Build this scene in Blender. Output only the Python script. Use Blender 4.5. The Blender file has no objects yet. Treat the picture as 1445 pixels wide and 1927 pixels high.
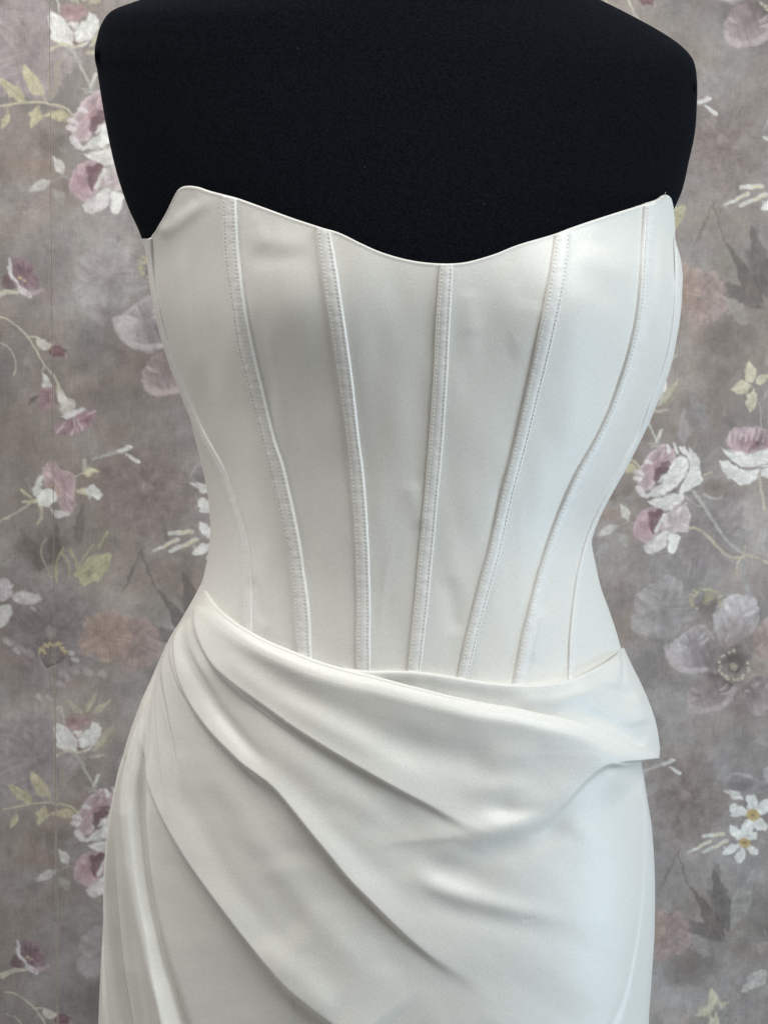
import bpy, math, random
import numpy as np
from mathutils import Matrix, Vector
random.seed(4); rng = np.random.default_rng(7)

# ------------------------------------------------------------------ camera
IW, IH, F = 1445.0, 1927.0, 2600.0            # frame of the photograph and its focal length, in photo pixels
# wallpaper repeat -> photograph (fitted to the repeats of the print): gives the wall's true slant to the lens
HW = np.array([[1.1109086, 0.0139467, -15.61469], [0.0313693, 1.0903321, -20.67347], [5.36006e-05, 5.43976e-05, 1.0]])
K = np.array([[F, 0, IW / 2], [0, F, IH / 2], [0, 0, 1.0]])
MW = np.linalg.inv(K) @ HW
ROLL_W, ROLL_T = 1070.0, 1327.0               # repeat of the print (half drop)
LAM = 0.53 / (np.linalg.norm(MW[:, 0]) * ROLL_W)   # one roll is 0.53 m wide
down = MW[:, 1] / np.linalg.norm(MW[:, 1])
Zc = -down
Yc = np.array([0, 0, 1.0]); Yc = Yc - Yc.dot(Zc) * Zc; Yc /= np.linalg.norm(Yc)
Xc = np.cross(Yc, Zc)
RWC = np.stack([Xc, Yc, Zc])                   # camera (x right, y down, z ahead) -> world
CAM = np.array([0.0, -0.86, 1.30])
scene = bpy.context.scene
cd = bpy.data.cameras.new('camera'); cam = bpy.data.objects.new('camera', cd)
scene.collection.objects.link(cam); scene.camera = cam
rot = RWC @ np.diag([1, -1, -1])
m4 = Matrix.Identity(4)
for i in range(3):
    for j in range(3): m4[i][j] = rot[i, j]
    m4[i][3] = CAM[i]
cam.matrix_world = m4
cd.sensor_fit = 'VERTICAL'; cd.sensor_height = 24.0; cd.lens = 24.0 * F / IH
cd.clip_start = 0.02; cd.clip_end = 50
cd.dof.use_dof = True; cd.dof.focus_distance = 0.79; cd.dof.aperture_fstop = 36.0

# ------------------------------------------------------------------ light
world = bpy.data.worlds.new('World'); scene.world = world; world.use_nodes = True
bg = world.node_tree.nodes['Background']
bg.inputs['Color'].default_value = (1.0, 0.975, 0.925, 1); bg.inputs['Strength'].default_value = 0.18
def area(name, loc, target, size, size_y, power, col):
    l = bpy.data.lights.new(name, 'AREA'); l.shape = 'RECTANGLE'; l.size = size; l.size_y = size_y
    l.energy = power; l.color = col
    o = bpy.data.objects.new(name, l); scene.collection.objects.link(o)
    o.location = loc
    o.rotation_euler = (Vector(target) - Vector(loc)).to_track_quat('-Z', 'Y').to_euler()
    return o
area('window_light', (1.35, -0.95, 2.15), (0.0, -0.03, 1.2), 1.1, 1.3, 23.5, (0.93, 0.995, 1.0))
area('side_window_light', (1.35, -0.30, 0.55), (0.1, -0.03, 0.85), 0.4, 0.6, 5.0, (0.50, 0.76, 1.0))
area('ceiling_light', (-0.45, -0.35, 2.45), (-0.1, 0.15, 1.2), 0.9, 0.5, 13, (1.0, 0.97, 0.91))
area('low_window_light', (-1.4, -0.10, 0.95), (0.0, 0.0, 0.92), 0.3, 0.5, 2.5, (1.0, 0.96, 0.9))
scene.view_settings.view_transform = 'Standard'; scene.view_settings.look = 'None'
scene.view_settings.exposure = 0.10; scene.view_settings.gamma = 1.0

# ------------------------------------------------------------------ helpers
def ray(px, py):
    px, py = np.broadcast_arrays(np.asarray(px, float), np.asarray(py, float))
    d = np.stack([(px - IW / 2) / F, (py - IH / 2) / F, np.ones_like(px)], -1)
    return d @ RWC.T
def at(px, py, Y):
    """point of the ray through photo position (px, py) that lies at depth Y (metres, 0 = the form's side line)"""
    r = ray(px, py)
    s = (np.asarray(Y) - CAM[1]) / r[..., 1]
    return CAM + r * s[..., None]
def catmull(pts, n=12):
    p = np.asarray(pts, float); p = np.vstack([2 * p[0] - p[1], p, 2 * p[-1] - p[-2]])
    out = []; t = np.linspace(0, 1, n, endpoint=False)[:, None]
    for i in range(1, len(p) - 2):
        a, b, c, d = p[i - 1], p[i], p[i + 1], p[i + 2]
        out.append(0.5 * (2 * b + (c - a) * t + (2 * a - 5 * b + 4 * c - d) * t ** 2 + (3 * b - a - 3 * c + d) * t ** 3))
    return np.vstack(out + [p[-2][None]])
def fn_y(pts):
    """x as a smooth function of y"""
    c = catmull(pts); c = c[np.argsort(c[:, 1], kind='stable')]
    return lambda y: np.interp(y, c[:, 1], c[:, 0])
def arc(pts, n=14):
    c = catmull(pts, n); s = np.r_[0, np.cumsum(np.linalg.norm(np.diff(c, axis=0), axis=1))]; s /= s[-1]
    return lambda u: np.stack([np.interp(u, s, c[:, 0]), np.interp(u, s, c[:, 1])], -1)
def sstep(a, b, x):
    t = np.clip((x - a) / (b - a), 0, 1); return t * t * (3 - 2 * t)
def hash2(i, j, seed):
    n = (i.astype(np.int64) * 374761393 + j.astype(np.int64) * 668265263 + seed * 982451653) & 0xffffffff
    n = ((n ^ (n >> 13)) * 1274126177) & 0xffffffff
    return ((n ^ (n >> 16)) & 0xffff) / 65535.0
def vnoise(x, y, seed=0):
    i = np.floor(x); j = np.floor(y); fx = x - i; fy = y - j
    fx = fx * fx * (3 - 2 * fx); fy = fy * fy * (3 - 2 * fy)
    a = hash2(i, j, seed); b = hash2(i + 1, j, seed); c = hash2(i, j + 1, seed); d = hash2(i + 1, j + 1, seed)
    return (a * (1 - fx) + b * fx) * (1 - fy) + (c * (1 - fx) + d * fx) * fy
def grid_mesh(name, P, mat, parent=None, close_u=False, caps=False, flip=False):
    """P: rows x cols x 3"""
    r, c = P.shape[:2]; me = bpy.data.meshes.new(name)
    idx = np.arange(r * c).reshape(r, c)
    if close_u: idx = np.concatenate([idx, idx[:, :1]], 1)
    q = np.stack([idx[:-1, :-1], idx[1:, :-1], idx[1:, 1:], idx[:-1, 1:]], -1).reshape(-1, 4)
    if flip: q = q[:, ::-1]
    faces = q.reshape(-1); nf = len(q); starts = np.arange(nf) * 4; tot = np.full(nf, 4)
    if caps:
        faces = np.r_[faces, idx[0, :c], idx[-1, :c][::-1]]
        starts = np.r_[starts, nf * 4, nf * 4 + c]; tot = np.r_[tot, c, c]; nf += 2
    me.vertices.add(r * c); me.vertices.foreach_set('co', P.reshape(-1).astype(np.float32))
    me.loops.add(len(faces)); me.loops.foreach_set('vertex_index', faces.astype(np.int32))
    me.polygons.add(nf); me.polygons.foreach_set('loop_start', starts.astype(np.int32))
    me.polygons.foreach_set('loop_total', tot.astype(np.int32))
    me.polygons.foreach_set('use_smooth', np.ones(nf, bool))
    me.update(); me.validate()
    me.materials.append(mat)
    o = bpy.data.objects.new(name, me); scene.collection.objects.link(o)
    if parent: o.parent = parent
    return o
def raw_mesh(name, V, Fc, mat, parent=None, smooth=True):
    me = bpy.data.meshes.new(name); me.from_pydata([tuple(v) for v in V], [], Fc); me.update()
    me.polygons.foreach_set('use_smooth', [smooth] * len(me.polygons)); me.materials.append(mat)
    o = bpy.data.objects.new(name, me); scene.collection.objects.link(o)
    if parent: o.parent = parent
    return o
def normals(P):
    du = np.gradient(P, axis=1); dv = np.gradient(P, axis=0)
    n = np.cross(dv, du); n /= np.linalg.norm(n, axis=-1, keepdims=True) + 1e-12
    return n                                    # towards the camera
def coons(T, B, Lf, Rf, u, v):
    """T,B: curves of u; Lf,Rf: curves of v (all give (x,y))"""
    U, V = u[None, :, None], v[:, None, None]
    t, b = T(u)[None], B(u)[None]; l, r = Lf(v)[:, None], Rf(v)[:, None]
    c00, c10, c01, c11 = T(np.array([0.]))[0], T(np.array([1.]))[0], B(np.array([0.]))[0], B(np.array([1.]))[0]
    return (1 - V) * t + V * b + (1 - U) * l + U * r - ((1 - U) * (1 - V) * c00 + U * (1 - V) * c10 + (1 - U) * V * c01 + U * V * c11)
def dist_to(px, py, pts, flip=False):
    """signed distance (positive on the upper-right side of a path that runs down-right) and run along the path"""
    c = catmull(pts, 6); best = np.full(px.shape, 1e9); sg = np.ones(px.shape); ss = np.zeros(px.shape)
    seg = np.linalg.norm(np.diff(c, axis=0), axis=1); cum = np.r_[0, np.cumsum(seg)]
    for i in range(len(c) - 1):
        a = c[i]; e = c[i + 1] - a; L2 = e @ e
        if L2 < 1e-9: continue
        qx = px - a[0]; qy = py - a[1]
        t = np.clip((qx * e[0] + qy * e[1]) / L2, 0, 1)
        d2 = (qx - t * e[0]) ** 2 + (qy - t * e[1]) ** 2
        m = d2 < best
        best = np.where(m, d2, best); cr = e[0] * qy - e[1] * qx
        sg = np.where(m, np.where(cr > 0, -1.0, 1.0), sg); ss = np.where(m, (cum[i] + t * seg[i]) / cum[-1], ss)
    d = np.sqrt(best) * sg
    return (-d if flip else d), ss
def fold(px, py, pts, H, wu, we, V=0.0, wl=20.0, flip=False, ends=(0.05, 0.2), prof=None, tail=0.4):
    """a cloth fold: a soft roll on one side of the path that breaks off over `we` on the other"""
    out = np.zeros(px.shape); p = np.asarray(pts, float); mg = 3.2 * max(wu, wl, 60)
    m = (px > p[:, 0].min() - mg) & (px < p[:, 0].max() + mg) & (py > p[:, 1].min() - mg) & (py < p[:, 1].max() + mg)
    if not m.any(): return out
    d, s = dist_to(px[m], py[m], pts, flip)
    we = we * (1 + 6 * np.clip((s - .65) / .35, 0, 1) ** 1.5)
    e = 0.5 * (1 + np.tanh((d + we * 0.5) / (we * 0.45)))
    e = e * (1 - tail) + tail * np.where(d > 0, 1.0, np.exp(np.minimum(d, 0) / (10 + 62 * s)))
    g = e * np.exp(-(np.maximum(d, 0) / wu) ** 1.08)
    g = H * g - V * np.exp(-((d + we * 1.1) / wl) ** 2)
    k = np.ones_like(s)
    if ends[0] > 0: k *= sstep(0, ends[0], s)
    if ends[1] > 0: k *= 1 - sstep(1 - ends[1], 1, s)
    if prof is not None: k *= np.interp(s, np.linspace(0, 1, len(prof)), prof)
    out[m] = g * k
    return out
def ridge(px, py, pts, H, w, ends=(0.25, 0.25)):
    p = np.asarray(pts, float); out = np.zeros(px.shape); mg = 3 * w
    m = (px > p[:, 0].min() - mg) & (px < p[:, 0].max() + mg) & (py > p[:, 1].min() - mg) & (py < p[:, 1].max() + mg)
    if not m.any(): return out
    d, s = dist_to(px[m], py[m], pts)
    k = sstep(0, ends[0], s) * (1 - sstep(1 - ends[1], 1, s))
    out[m] = H * np.exp(-(d / w) ** 2) * k
    return out

# ------------------------------------------------------------------ materials
def new_mat(name):
    m = bpy.data.materials.new(name); m.use_nodes = True
    nt = m.node_tree; return m, nt, nt.nodes['Principled BSDF']
def link(nt, a, b): nt.links.new(a, b)
def satin(name, col, rough=0.41, weave=0.16, wrinkle=0.07):
    m, nt, b = new_mat(name); N = nt.nodes
    tc = N.new('ShaderNodeTexCoord')
    n1 = N.new('ShaderNodeTexNoise'); n1.inputs['Scale'].default_value = 9; n1.inputs['Detail'].default_value = 4
    n2 = N.new('ShaderNodeTexNoise'); n2.inputs['Scale'].default_value = 950; n2.inputs['Detail'].default_value = 2; n2.inputs['Roughness'].default_value = 0.7
    link(nt, tc.outputs['Object'], n1.inputs['Vector']); link(nt, tc.outputs['Object'], n2.inputs['Vector'])
    mx = N.new('ShaderNodeMix'); mx.data_type = 'RGBA'
    mx.inputs['A'].default_value = (*[c * 0.80 for c in col], 1); mx.inputs['B'].default_value = (*[min(0.93, c * 1.10) for c in col], 1)
    link(nt, n2.outputs['Fac'], mx.inputs['Factor']); link(nt, mx.outputs['Result'], b.inputs['Base Color'])
    mr = N.new('ShaderNodeMapRange'); mr.inputs['To Min'].default_value = rough - 0.05; mr.inputs['To Max'].default_value = rough + 0.06
    link(nt, n1.outputs['Fac'], mr.inputs['Value']); link(nt, mr.outputs['Result'], b.inputs['Roughness'])
    bu = N.new('ShaderNodeBump'); bu.inputs['Strength'].default_value = weave; bu.inputs['Distance'].default_value = 0.0006
    link(nt, n2.outputs['Fac'], bu.inputs['Height'])
    n3 = N.new('ShaderNodeTexNoise'); n3.inputs['Scale'].default_value = 26; n3.inputs['Detail'].default_value = 3
    mp = N.new('ShaderNodeMapping'); mp.inputs['Scale'].default_value = (1.0, 1.0, 0.35)
    link(nt, tc.outputs['Object'], mp.inputs['Vector']); link(nt, mp.outputs['Vector'], n3.inputs['Vector'])
    b2 = N.new('ShaderNodeBump'); b2.inputs['Strength'].default_value = wrinkle; b2.inputs['Distance'].default_value = 0.003
    link(nt, n3.outputs['Fac'], b2.inputs['Height']); link(nt, bu.outputs['Normal'], b2.inputs['Normal'])
    link(nt, b2.outputs['Normal'], b.inputs['Normal'])
    b.inputs['Specular IOR Level'].default_value = 0.55
    b.inputs['Sheen Weight'].default_value = 0.12; b.inputs['Sheen Roughness'].default_value = 0.4
    return m
SATIN = satin('ivory_satin', (0.84, 0.835, 0.80))
CHANNEL = satin('ivory_satin_channel', (0.90, 0.89, 0.855), 0.42, 0.09, 0.03)
THREAD, _nt, _b = new_mat('ivory_thread'); _b.inputs['Base Color'].default_value = (0.81, 0.78, 0.71, 1); _b.inputs['Roughness'].default_value = 0.7
def jersey():
    m, nt, b = new_mat('black_jersey'); N = nt.nodes
    tc = N.new('ShaderNodeTexCoord')
    n = N.new('ShaderNodeTexNoise'); n.inputs['Scale'].default_value = 900; n.inputs['Detail'].default_value = 3
    link(nt, tc.outputs['Object'], n.inputs['Vector'])
    cr = N.new('ShaderNodeValToRGB'); cr.color_ramp.elements[0].position = 0.35; cr.color_ramp.elements[1].position = 0.75
    cr.color_ramp.elements[0].color = (0.0024, 0.0032, 0.0050, 1); cr.color_ramp.elements[1].color = (0.0085, 0.0105, 0.0150, 1)
    link(nt, n.outputs['Fac'], cr.inputs['Fac'])
    v = N.new('ShaderNodeTexVoronoi'); v.inputs['Scale'].default_value = 75; link(nt, tc.outputs['Object'], v.inputs['Vector'])
    lt = N.new('ShaderNodeMath'); lt.operation = 'LESS_THAN'; lt.inputs[1].default_value = 0.028; link(nt, v.outputs['Distance'], lt.inputs[0])
    sx = N.new('ShaderNodeSeparateColor'); link(nt, v.outputs['Color'], sx.inputs['Color'])
    gt = N.new('ShaderNodeMath'); gt.operation = 'GREATER_THAN'; gt.inputs[1].default_value = 0.80; link(nt, sx.outputs[0], gt.inputs[0])
    mu = N.new('ShaderNodeMath'); mu.operation = 'MULTIPLY'; link(nt, lt.outputs[0], mu.inputs[0]); link(nt, gt.outputs[0], mu.inputs[1])
    mx = N.new('ShaderNodeMix'); mx.data_type = 'RGBA'; mx.inputs['B'].default_value = (0.05, 0.05, 0.055, 1)
    link(nt, mu.outputs[0], mx.inputs['Factor']); link(nt, cr.outputs['Color'], mx.inputs['A']); link(nt, mx.outputs['Result'], b.inputs['Base Color'])
    b.inputs['Roughness'].default_value = 0.95; b.inputs['Specular IOR Level'].default_value = 0.04
    b.inputs['Sheen Weight'].default_value = 0.014; b.inputs['Sheen Tint'].default_value = (0.5, 0.65, 0.9, 1)
    bu = N.new('ShaderNodeBump'); bu.inputs['Strength'].default_value = 0.25; bu.inputs['Distance'].default_value = 0.0006
    link(nt, n.outputs['Fac'], bu.inputs['Height']); link(nt, bu.outputs['Normal'], b.inputs['Normal'])
    return m
JERSEY = jersey()
def wallpaper_mat():
    m, nt, b = new_mat('floral_wallpaper'); N = nt.nodes
    tc = N.new('ShaderNodeTexCoord')
    def noise(sc, det, rough=0.55, mp=None):
        n = N.new('ShaderNodeTexNoise'); n.inputs['Scale'].default_value = sc; n.inputs['Detail'].default_value = det; n.inputs['Roughness'].default_value = rough
        if mp:
            k = N.new('ShaderNodeMapping'); k.inputs['Scale'].default_value = mp; link(nt, tc.outputs['Object'], k.inputs['Vector']); link(nt, k.outputs['Vector'], n.inputs['Vector'])
        else: link(nt, tc.outputs['Object'], n.inputs['Vector'])
        return n
    big = noise(9, 5, 0.62); tint = noise(14, 3); fine = noise(75, 6, 0.75, (1, 1, 0.8)); thr = noise(900, 2, 0.6, (1.0, 1.0, 0.09)); thr2 = noise(900, 2, 0.6, (0.16, 1.0, 1.0))
    r = N.new('ShaderNodeValToRGB'); e = r.color_ramp.elements
    e[0].position = 0.30; e[0].color = (0.222, 0.198, 0.182, 1); e[1].position = 0.72; e[1].color = (0.475, 0.448, 0.430, 1)
    x = r.color_ramp.elements.new(0.5); x.color = (0.330, 0.300, 0.282, 1)
    link(nt, big.outputs['Fac'], r.inputs['Fac'])
    t = N.new('ShaderNodeValToRGB'); e = t.color_ramp.elements
    e[0].position = 0.36; e[0].color = (0.98, 0.99, 1.03, 1); e[1].position = 0.68; e[1].color = (1.07, 0.99, 0.95, 1)
    link(nt, tint.outputs['Fac'], t.inputs['Fac'])
    m1 = N.new('ShaderNodeMix'); m1.data_type = 'RGBA'; m1.blend_type = 'MULTIPLY'; m1.inputs['Factor'].default_value = 1
    link(nt, r.outputs['Color'], m1.inputs['A']); link(nt, t.outputs['Color'], m1.inputs['B'])
    at_ = N.new('ShaderNodeAttribute'); at_.attribute_name = 'print'
    m2 = N.new('ShaderNodeMix'); m2.data_type = 'RGBA'
    link(nt, at_.outputs['Alpha'], m2.inputs['Factor']); link(nt, m1.outputs['Result'], m2.inputs['A']); link(nt, at_.outputs['Color'], m2.inputs['B'])
    ad = N.new('ShaderNodeMath'); ad.operation = 'ADD'; link(nt, thr.outputs['Fac'], ad.inputs[0]); link(nt, thr2.outputs['Fac'], ad.inputs[1])
    ad2 = N.new('ShaderNodeMath'); ad2.operation = 'MULTIPLY_ADD'; ad2.inputs[1].default_value = 0.62; link(nt, ad.outputs[0], ad2.inputs[0]); fm = N.new('ShaderNodeMath'); fm.operation = 'MULTIPLY_ADD'; fm.inputs[1].default_value = 1.5; fm.inputs[2].default_value = 0.13; link(nt, fine.outputs['Fac'], fm.inputs[0]); link(nt, fm.outputs[0], ad2.inputs[2])
    mr = N.new('ShaderNodeMapRange'); mr.inputs['From Min'].default_value = 1.0; mr.inputs['From Max'].default_value = 2.0; mr.inputs['To Min'].default_value = 0.74; mr.inputs['To Max'].default_value = 1.26
    link(nt, ad2.outputs[0], mr.inputs['Value'])
    m3 = N.new('ShaderNodeMix'); m3.data_type = 'RGBA'; m3.blend_type = 'MULTIPLY'; m3.inputs['Factor'].default_value = 1
    link(nt, m2.outputs['Result'], m3.inputs['A']); link(nt, mr.outputs['Result'], m3.inputs['B']); link(nt, m3.outputs['Result'], b.inputs['Base Color'])
    b.inputs['Roughness'].default_value = 0.75; b.inputs['Specular IOR Level'].default_value = 0.25
    bu = N.new('ShaderNodeBump'); bu.inputs['Strength'].default_value = 0.25; bu.inputs['Distance'].default_value = 0.0005
    link(nt, ad.outputs[0], bu.inputs['Height']); link(nt, bu.outputs['Normal'], b.inputs['Normal'])
    return m
PAPER = wallpaper_mat()
PLASTER, _nt, _b = new_mat('plaster'); _b.inputs['Base Color'].default_value = (0.45, 0.43, 0.40, 1); _b.inputs['Roughness'].default_value = 0.9

# ------------------------------------------------------------------ wallpaper print (flat print, one half-drop repeat)
TS = 0.62
TH, TW = int(round(ROLL_T * TS)), int(round(ROLL_W * TS))
SX, SY = TW / ROLL_W, TH / ROLL_T
tile = np.zeros((TH, TW, 4))                  # premultiplied linear colour + cover
HI = np.linalg.inv(HW)
def tex(p):
    p = np.asarray(p, float); q = np.c_[p, np.ones(len(p))] @ HI.T; return q[:, :2] / q[:, 2:]
def lin(c):
    c = np.asarray(c, float) / 255; c = c.mean() + (c - c.mean()) * 0.72; return np.where(c < 0.04045, c / 12.92, ((c + 0.055) / 1.055) ** 2.4)
PK = 1.36                                      # paper reflectance against its look in the photograph
def paint(sd_fn, lo, hi, col, alpha, soft=2.1, col2=None, streak=0.0, ang=0.0, seed=0, wob=3.2, rim=None, grad=None):
    """sd_fn(u,v) -> signed distance (negative inside), in repeat units"""
    i0, i1 = int((lo[0] - 8) * SX), int((hi[0] + 8) * SX) + 1; j0, j1 = int((lo[1] - 8) * SY), int((hi[1] + 8) * SY) + 1
    I, J = np.meshgrid(np.arange(i0, i1), np.arange(j0, j1)); u = (I + 0.5) / SX; v = (J + 0.5) / SY
    wu = (vnoise(u / 9, v / 9, seed + 1) - 0.5) * 2 * wob; wv = (vnoise(u / 9, v / 9, seed + 2) - 0.5) * 2 * wob
    sd = sd_fn(u + wu, v + wv)
    a = alpha * (1 - sstep(-soft, soft, sd))
    a = a * (0.62 + 0.30 * vnoise(u / 4, v / 4, seed + 3) + 0.36 * vnoise(u / 16, v / 16, seed + 8)).clip(0, 1)
    c = np.broadcast_to(lin(col) * PK, sd.shape + (3,)).copy()
    if col2 is not None:
        w = np.clip(-sd / (abs(sd.min()) + 1e-6), 0, 1)[..., None]
        w = w * (0.6 + 0.8 * vnoise(u / 14, v / 14, seed + 4))[..., None]
        c = c * (1 - w.clip(0, 1)) + lin(col2) * PK * w.clip(0, 1)
    if grad is not None:                       # petals pale at the rim, dusky towards the flower's heart
        gx, gy, gr, inner = grad; w = (1 - np.hypot(u - gx, v - gy) / gr).clip(0, 1)[..., None] ** 0.8
        c = c * (1 - w) + lin(inner) * PK * w
    if rim is not None:
        w = (sstep(-9, -2, sd) * 0.7)[..., None]; c = c * (1 - w) + lin(rim) * PK * w
    k = 0.86 + 0.28 * vnoise(u / 11, v / 11, seed + 5)
    if streak > 0:
        t = u * math.cos(ang) + v * math.sin(ang); n = -u * math.sin(ang) + v * math.cos(ang)
        k = k * (1 - streak / 2 + streak * vnoise(n / 4.5, t / 40, seed + 6))
    c = c * k[..., None]
    col_i = np.floor_divide(I, TW); ii = I - col_i * TW
    jj = np.mod(J + col_i * (TH // 2), TH)
    old = tile[jj, ii]; new = np.concatenate([c, np.ones(c.shape[:2] + (1,))], -1) * a[..., None]
    tile[jj, ii] = old * (1 - a[..., None]) + new
class Zoom:
    def __init__(s, x0, y0, k): s.o = np.array([x0, y0], float); s.k = k
    def t(s, pts): return tex(np.asarray(pts, float) / s.k + s.o)
_sd = [0]
def nxt(): _sd[0] += 17; return _sd[0]
def poly(z, pts, col, alpha=0.9, **kw):
    p = z.t(pts); c = catmull(np.vstack([p, p[:1]]), 5)[:-1]
    def sd(u, v):
        best = np.full(u.shape, 1e9); ins = np.zeros(u.shape, bool)
        for i in range(len(c)):
            a = c[i]; b = c[(i + 1) % len(c)]; e = b - a; L2 = e @ e + 1e-9
            t = np.clip(((u - a[0]) * e[0] + (v - a[1]) * e[1]) / L2, 0, 1)
            best = np.minimum(best, (u - a[0] - t * e[0]) ** 2 + (v - a[1] - t * e[1]) ** 2)
            if abs(e[1]) > 1e-9:
                hit = ((a[1] > v) != (b[1] > v)) & (u < e[0] * (v - a[1]) / e[1] + a[0]); ins ^= hit
        return np.where(ins, -1, 1) * np.sqrt(best)
    paint(sd, c.min(0), c.max(0), col, alpha, seed=nxt(), **kw)
    ext = np.ptp(c, axis=0).max()
    if alpha > .82 and ext > 12:                # brush dabs that model the petal
        o = c.mean(0); base = np.array(col, float)
        for q in range(int(min(9, 3 + ext / 10))):
            e = c[random.randrange(len(c))]; f0 = random.uniform(.25, .55); f1 = random.uniform(.7, .92)
            p0 = o + (e - o) * f0; p1 = o + (e - o) * f1; w = random.uniform(.04, .10) * ext
            dc = base + random.choice([22, 16, -26, -36, 12]); dab(p0, p1, w, tuple(np.clip(dc, 40, 235)), random.uniform(.3, .65))
def dab(p0, p1, w, col, alpha):
    e = p1 - p0; L2 = e @ e + 1e-9
    def sd(u, v):
        t = np.clip(((u - p0[0]) * e[0] + (v - p0[1]) * e[1]) / L2, 0, 1)
        return np.hypot(u - p0[0] - t * e[0], v - p0[1] - t * e[1]) - w * (.35 + 1.3 * t * (1.25 - t)) / 2
    paint(sd, np.minimum(p0, p1) - w, np.maximum(p0, p1) + w, col, alpha, seed=nxt(), wob=2.0, soft=1.5)
def stroke(z, pts, w0, w1, col, alpha=0.85, **kw):
    """tapered brush line; widths in zoom pixels"""
    c = catmull(z.t(pts), 5); w = np.linspace(w0, w1, len(c)) / z.k / 2
    def sd(u, v):
        best = np.full(u.shape, 1e9)
        for i in range(len(c) - 1):
            a = c[i]; e = c[i + 1] - a; L2 = e @ e + 1e-9
            t = np.clip(((u - a[0]) * e[0] + (v - a[1]) * e[1]) / L2, 0, 1)
            best = np.minimum(best, np.hypot(u - a[0] - t * e[0], v - a[1] - t * e[1]) - (w[i] + (w[i + 1] - w[i]) * t))
        return best
    mw = w.max(); paint(sd, c.min(0) - mw, c.max(0) + mw, col, alpha, seed=nxt(), **dict(dict(wob=1.4, soft=1.3), **kw))
def leaf(z, base, tip, w, col, alpha=0.8, vein=None, **kw):
    b = np.array(base, float); t = np.array(tip, float); d = t - b; n = np.array([-d[1], d[0]]) / (np.linalg.norm(d) + 1e-6) * w / 2
    pts = [b, b + d * 0.22 + n * 0.75, b + d * 0.45 + n, b + d * 0.75 + n * 0.55, t, b + d * 0.75 - n * 0.55, b + d * 0.45 - n, b + d * 0.22 - n * 0.75]
    ang = math.atan2(d[1], d[0]); poly(z, pts, col, alpha, **dict(dict(streak=0.25, ang=ang), **kw))
    if vein: stroke(z, [b, b + d * 0.5, t], w * 0.10, w * 0.03, vein, 0.5)
def dots(z, pts, r, col, alpha=0.8):
    for p in pts: stroke(z, [p, (p[0] + r * 0.5, p[1] + r * 0.3)], 2 * r * random.uniform(.7, 1.2), 2 * r * random.uniform(.6, 1.1), col, alpha)
def cloud(z, c, rx, ry, col, alpha):
    p = z.t([c, (c[0] + rx, c[1]), (c[0], c[1] + ry)]); R1 = abs(p[1][0] - p[0][0]); R2 = abs(p[2][1] - p[0][1]); o = p[0]
    s = nxt()
    def sd(u, v): return (np.hypot((u - o[0]) / R1, (v - o[1]) / R2) - 0.62 + 0.5 * (vnoise(u / 22, v / 22, s) - 0.5)) * min(R1, R2)
    paint(sd, o - [R1 * 1.2, R2 * 1.2], o + [R1 * 1.2, R2 * 1.2], col, alpha, soft=min(R1, R2) * 0.42, seed=s, wob=4)
WH, PI_, MA, CR, SG, MV, DK, RU, TN = (206, 203, 199), (168, 136, 142), (98, 70, 75), (184, 175, 142), (165, 163, 155), (146, 135, 138), (92, 84, 82), (152, 121, 108), (158, 146, 124)
z1 = Zoom(0, 0, 3.44); z2 = Zoom(0, 460, 3.44); z3 = Zoom(0, 800, 3.44); z4 = Zoom(0, 1180, 4.516)
r3 = Zoom(1105, 700, 4.25); r4 = Zoom(1105, 1040, 4.25); r5 = Zoom(1185, 1400, 5.558); r6 = Zoom(1185, 1640, 5.558)
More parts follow.
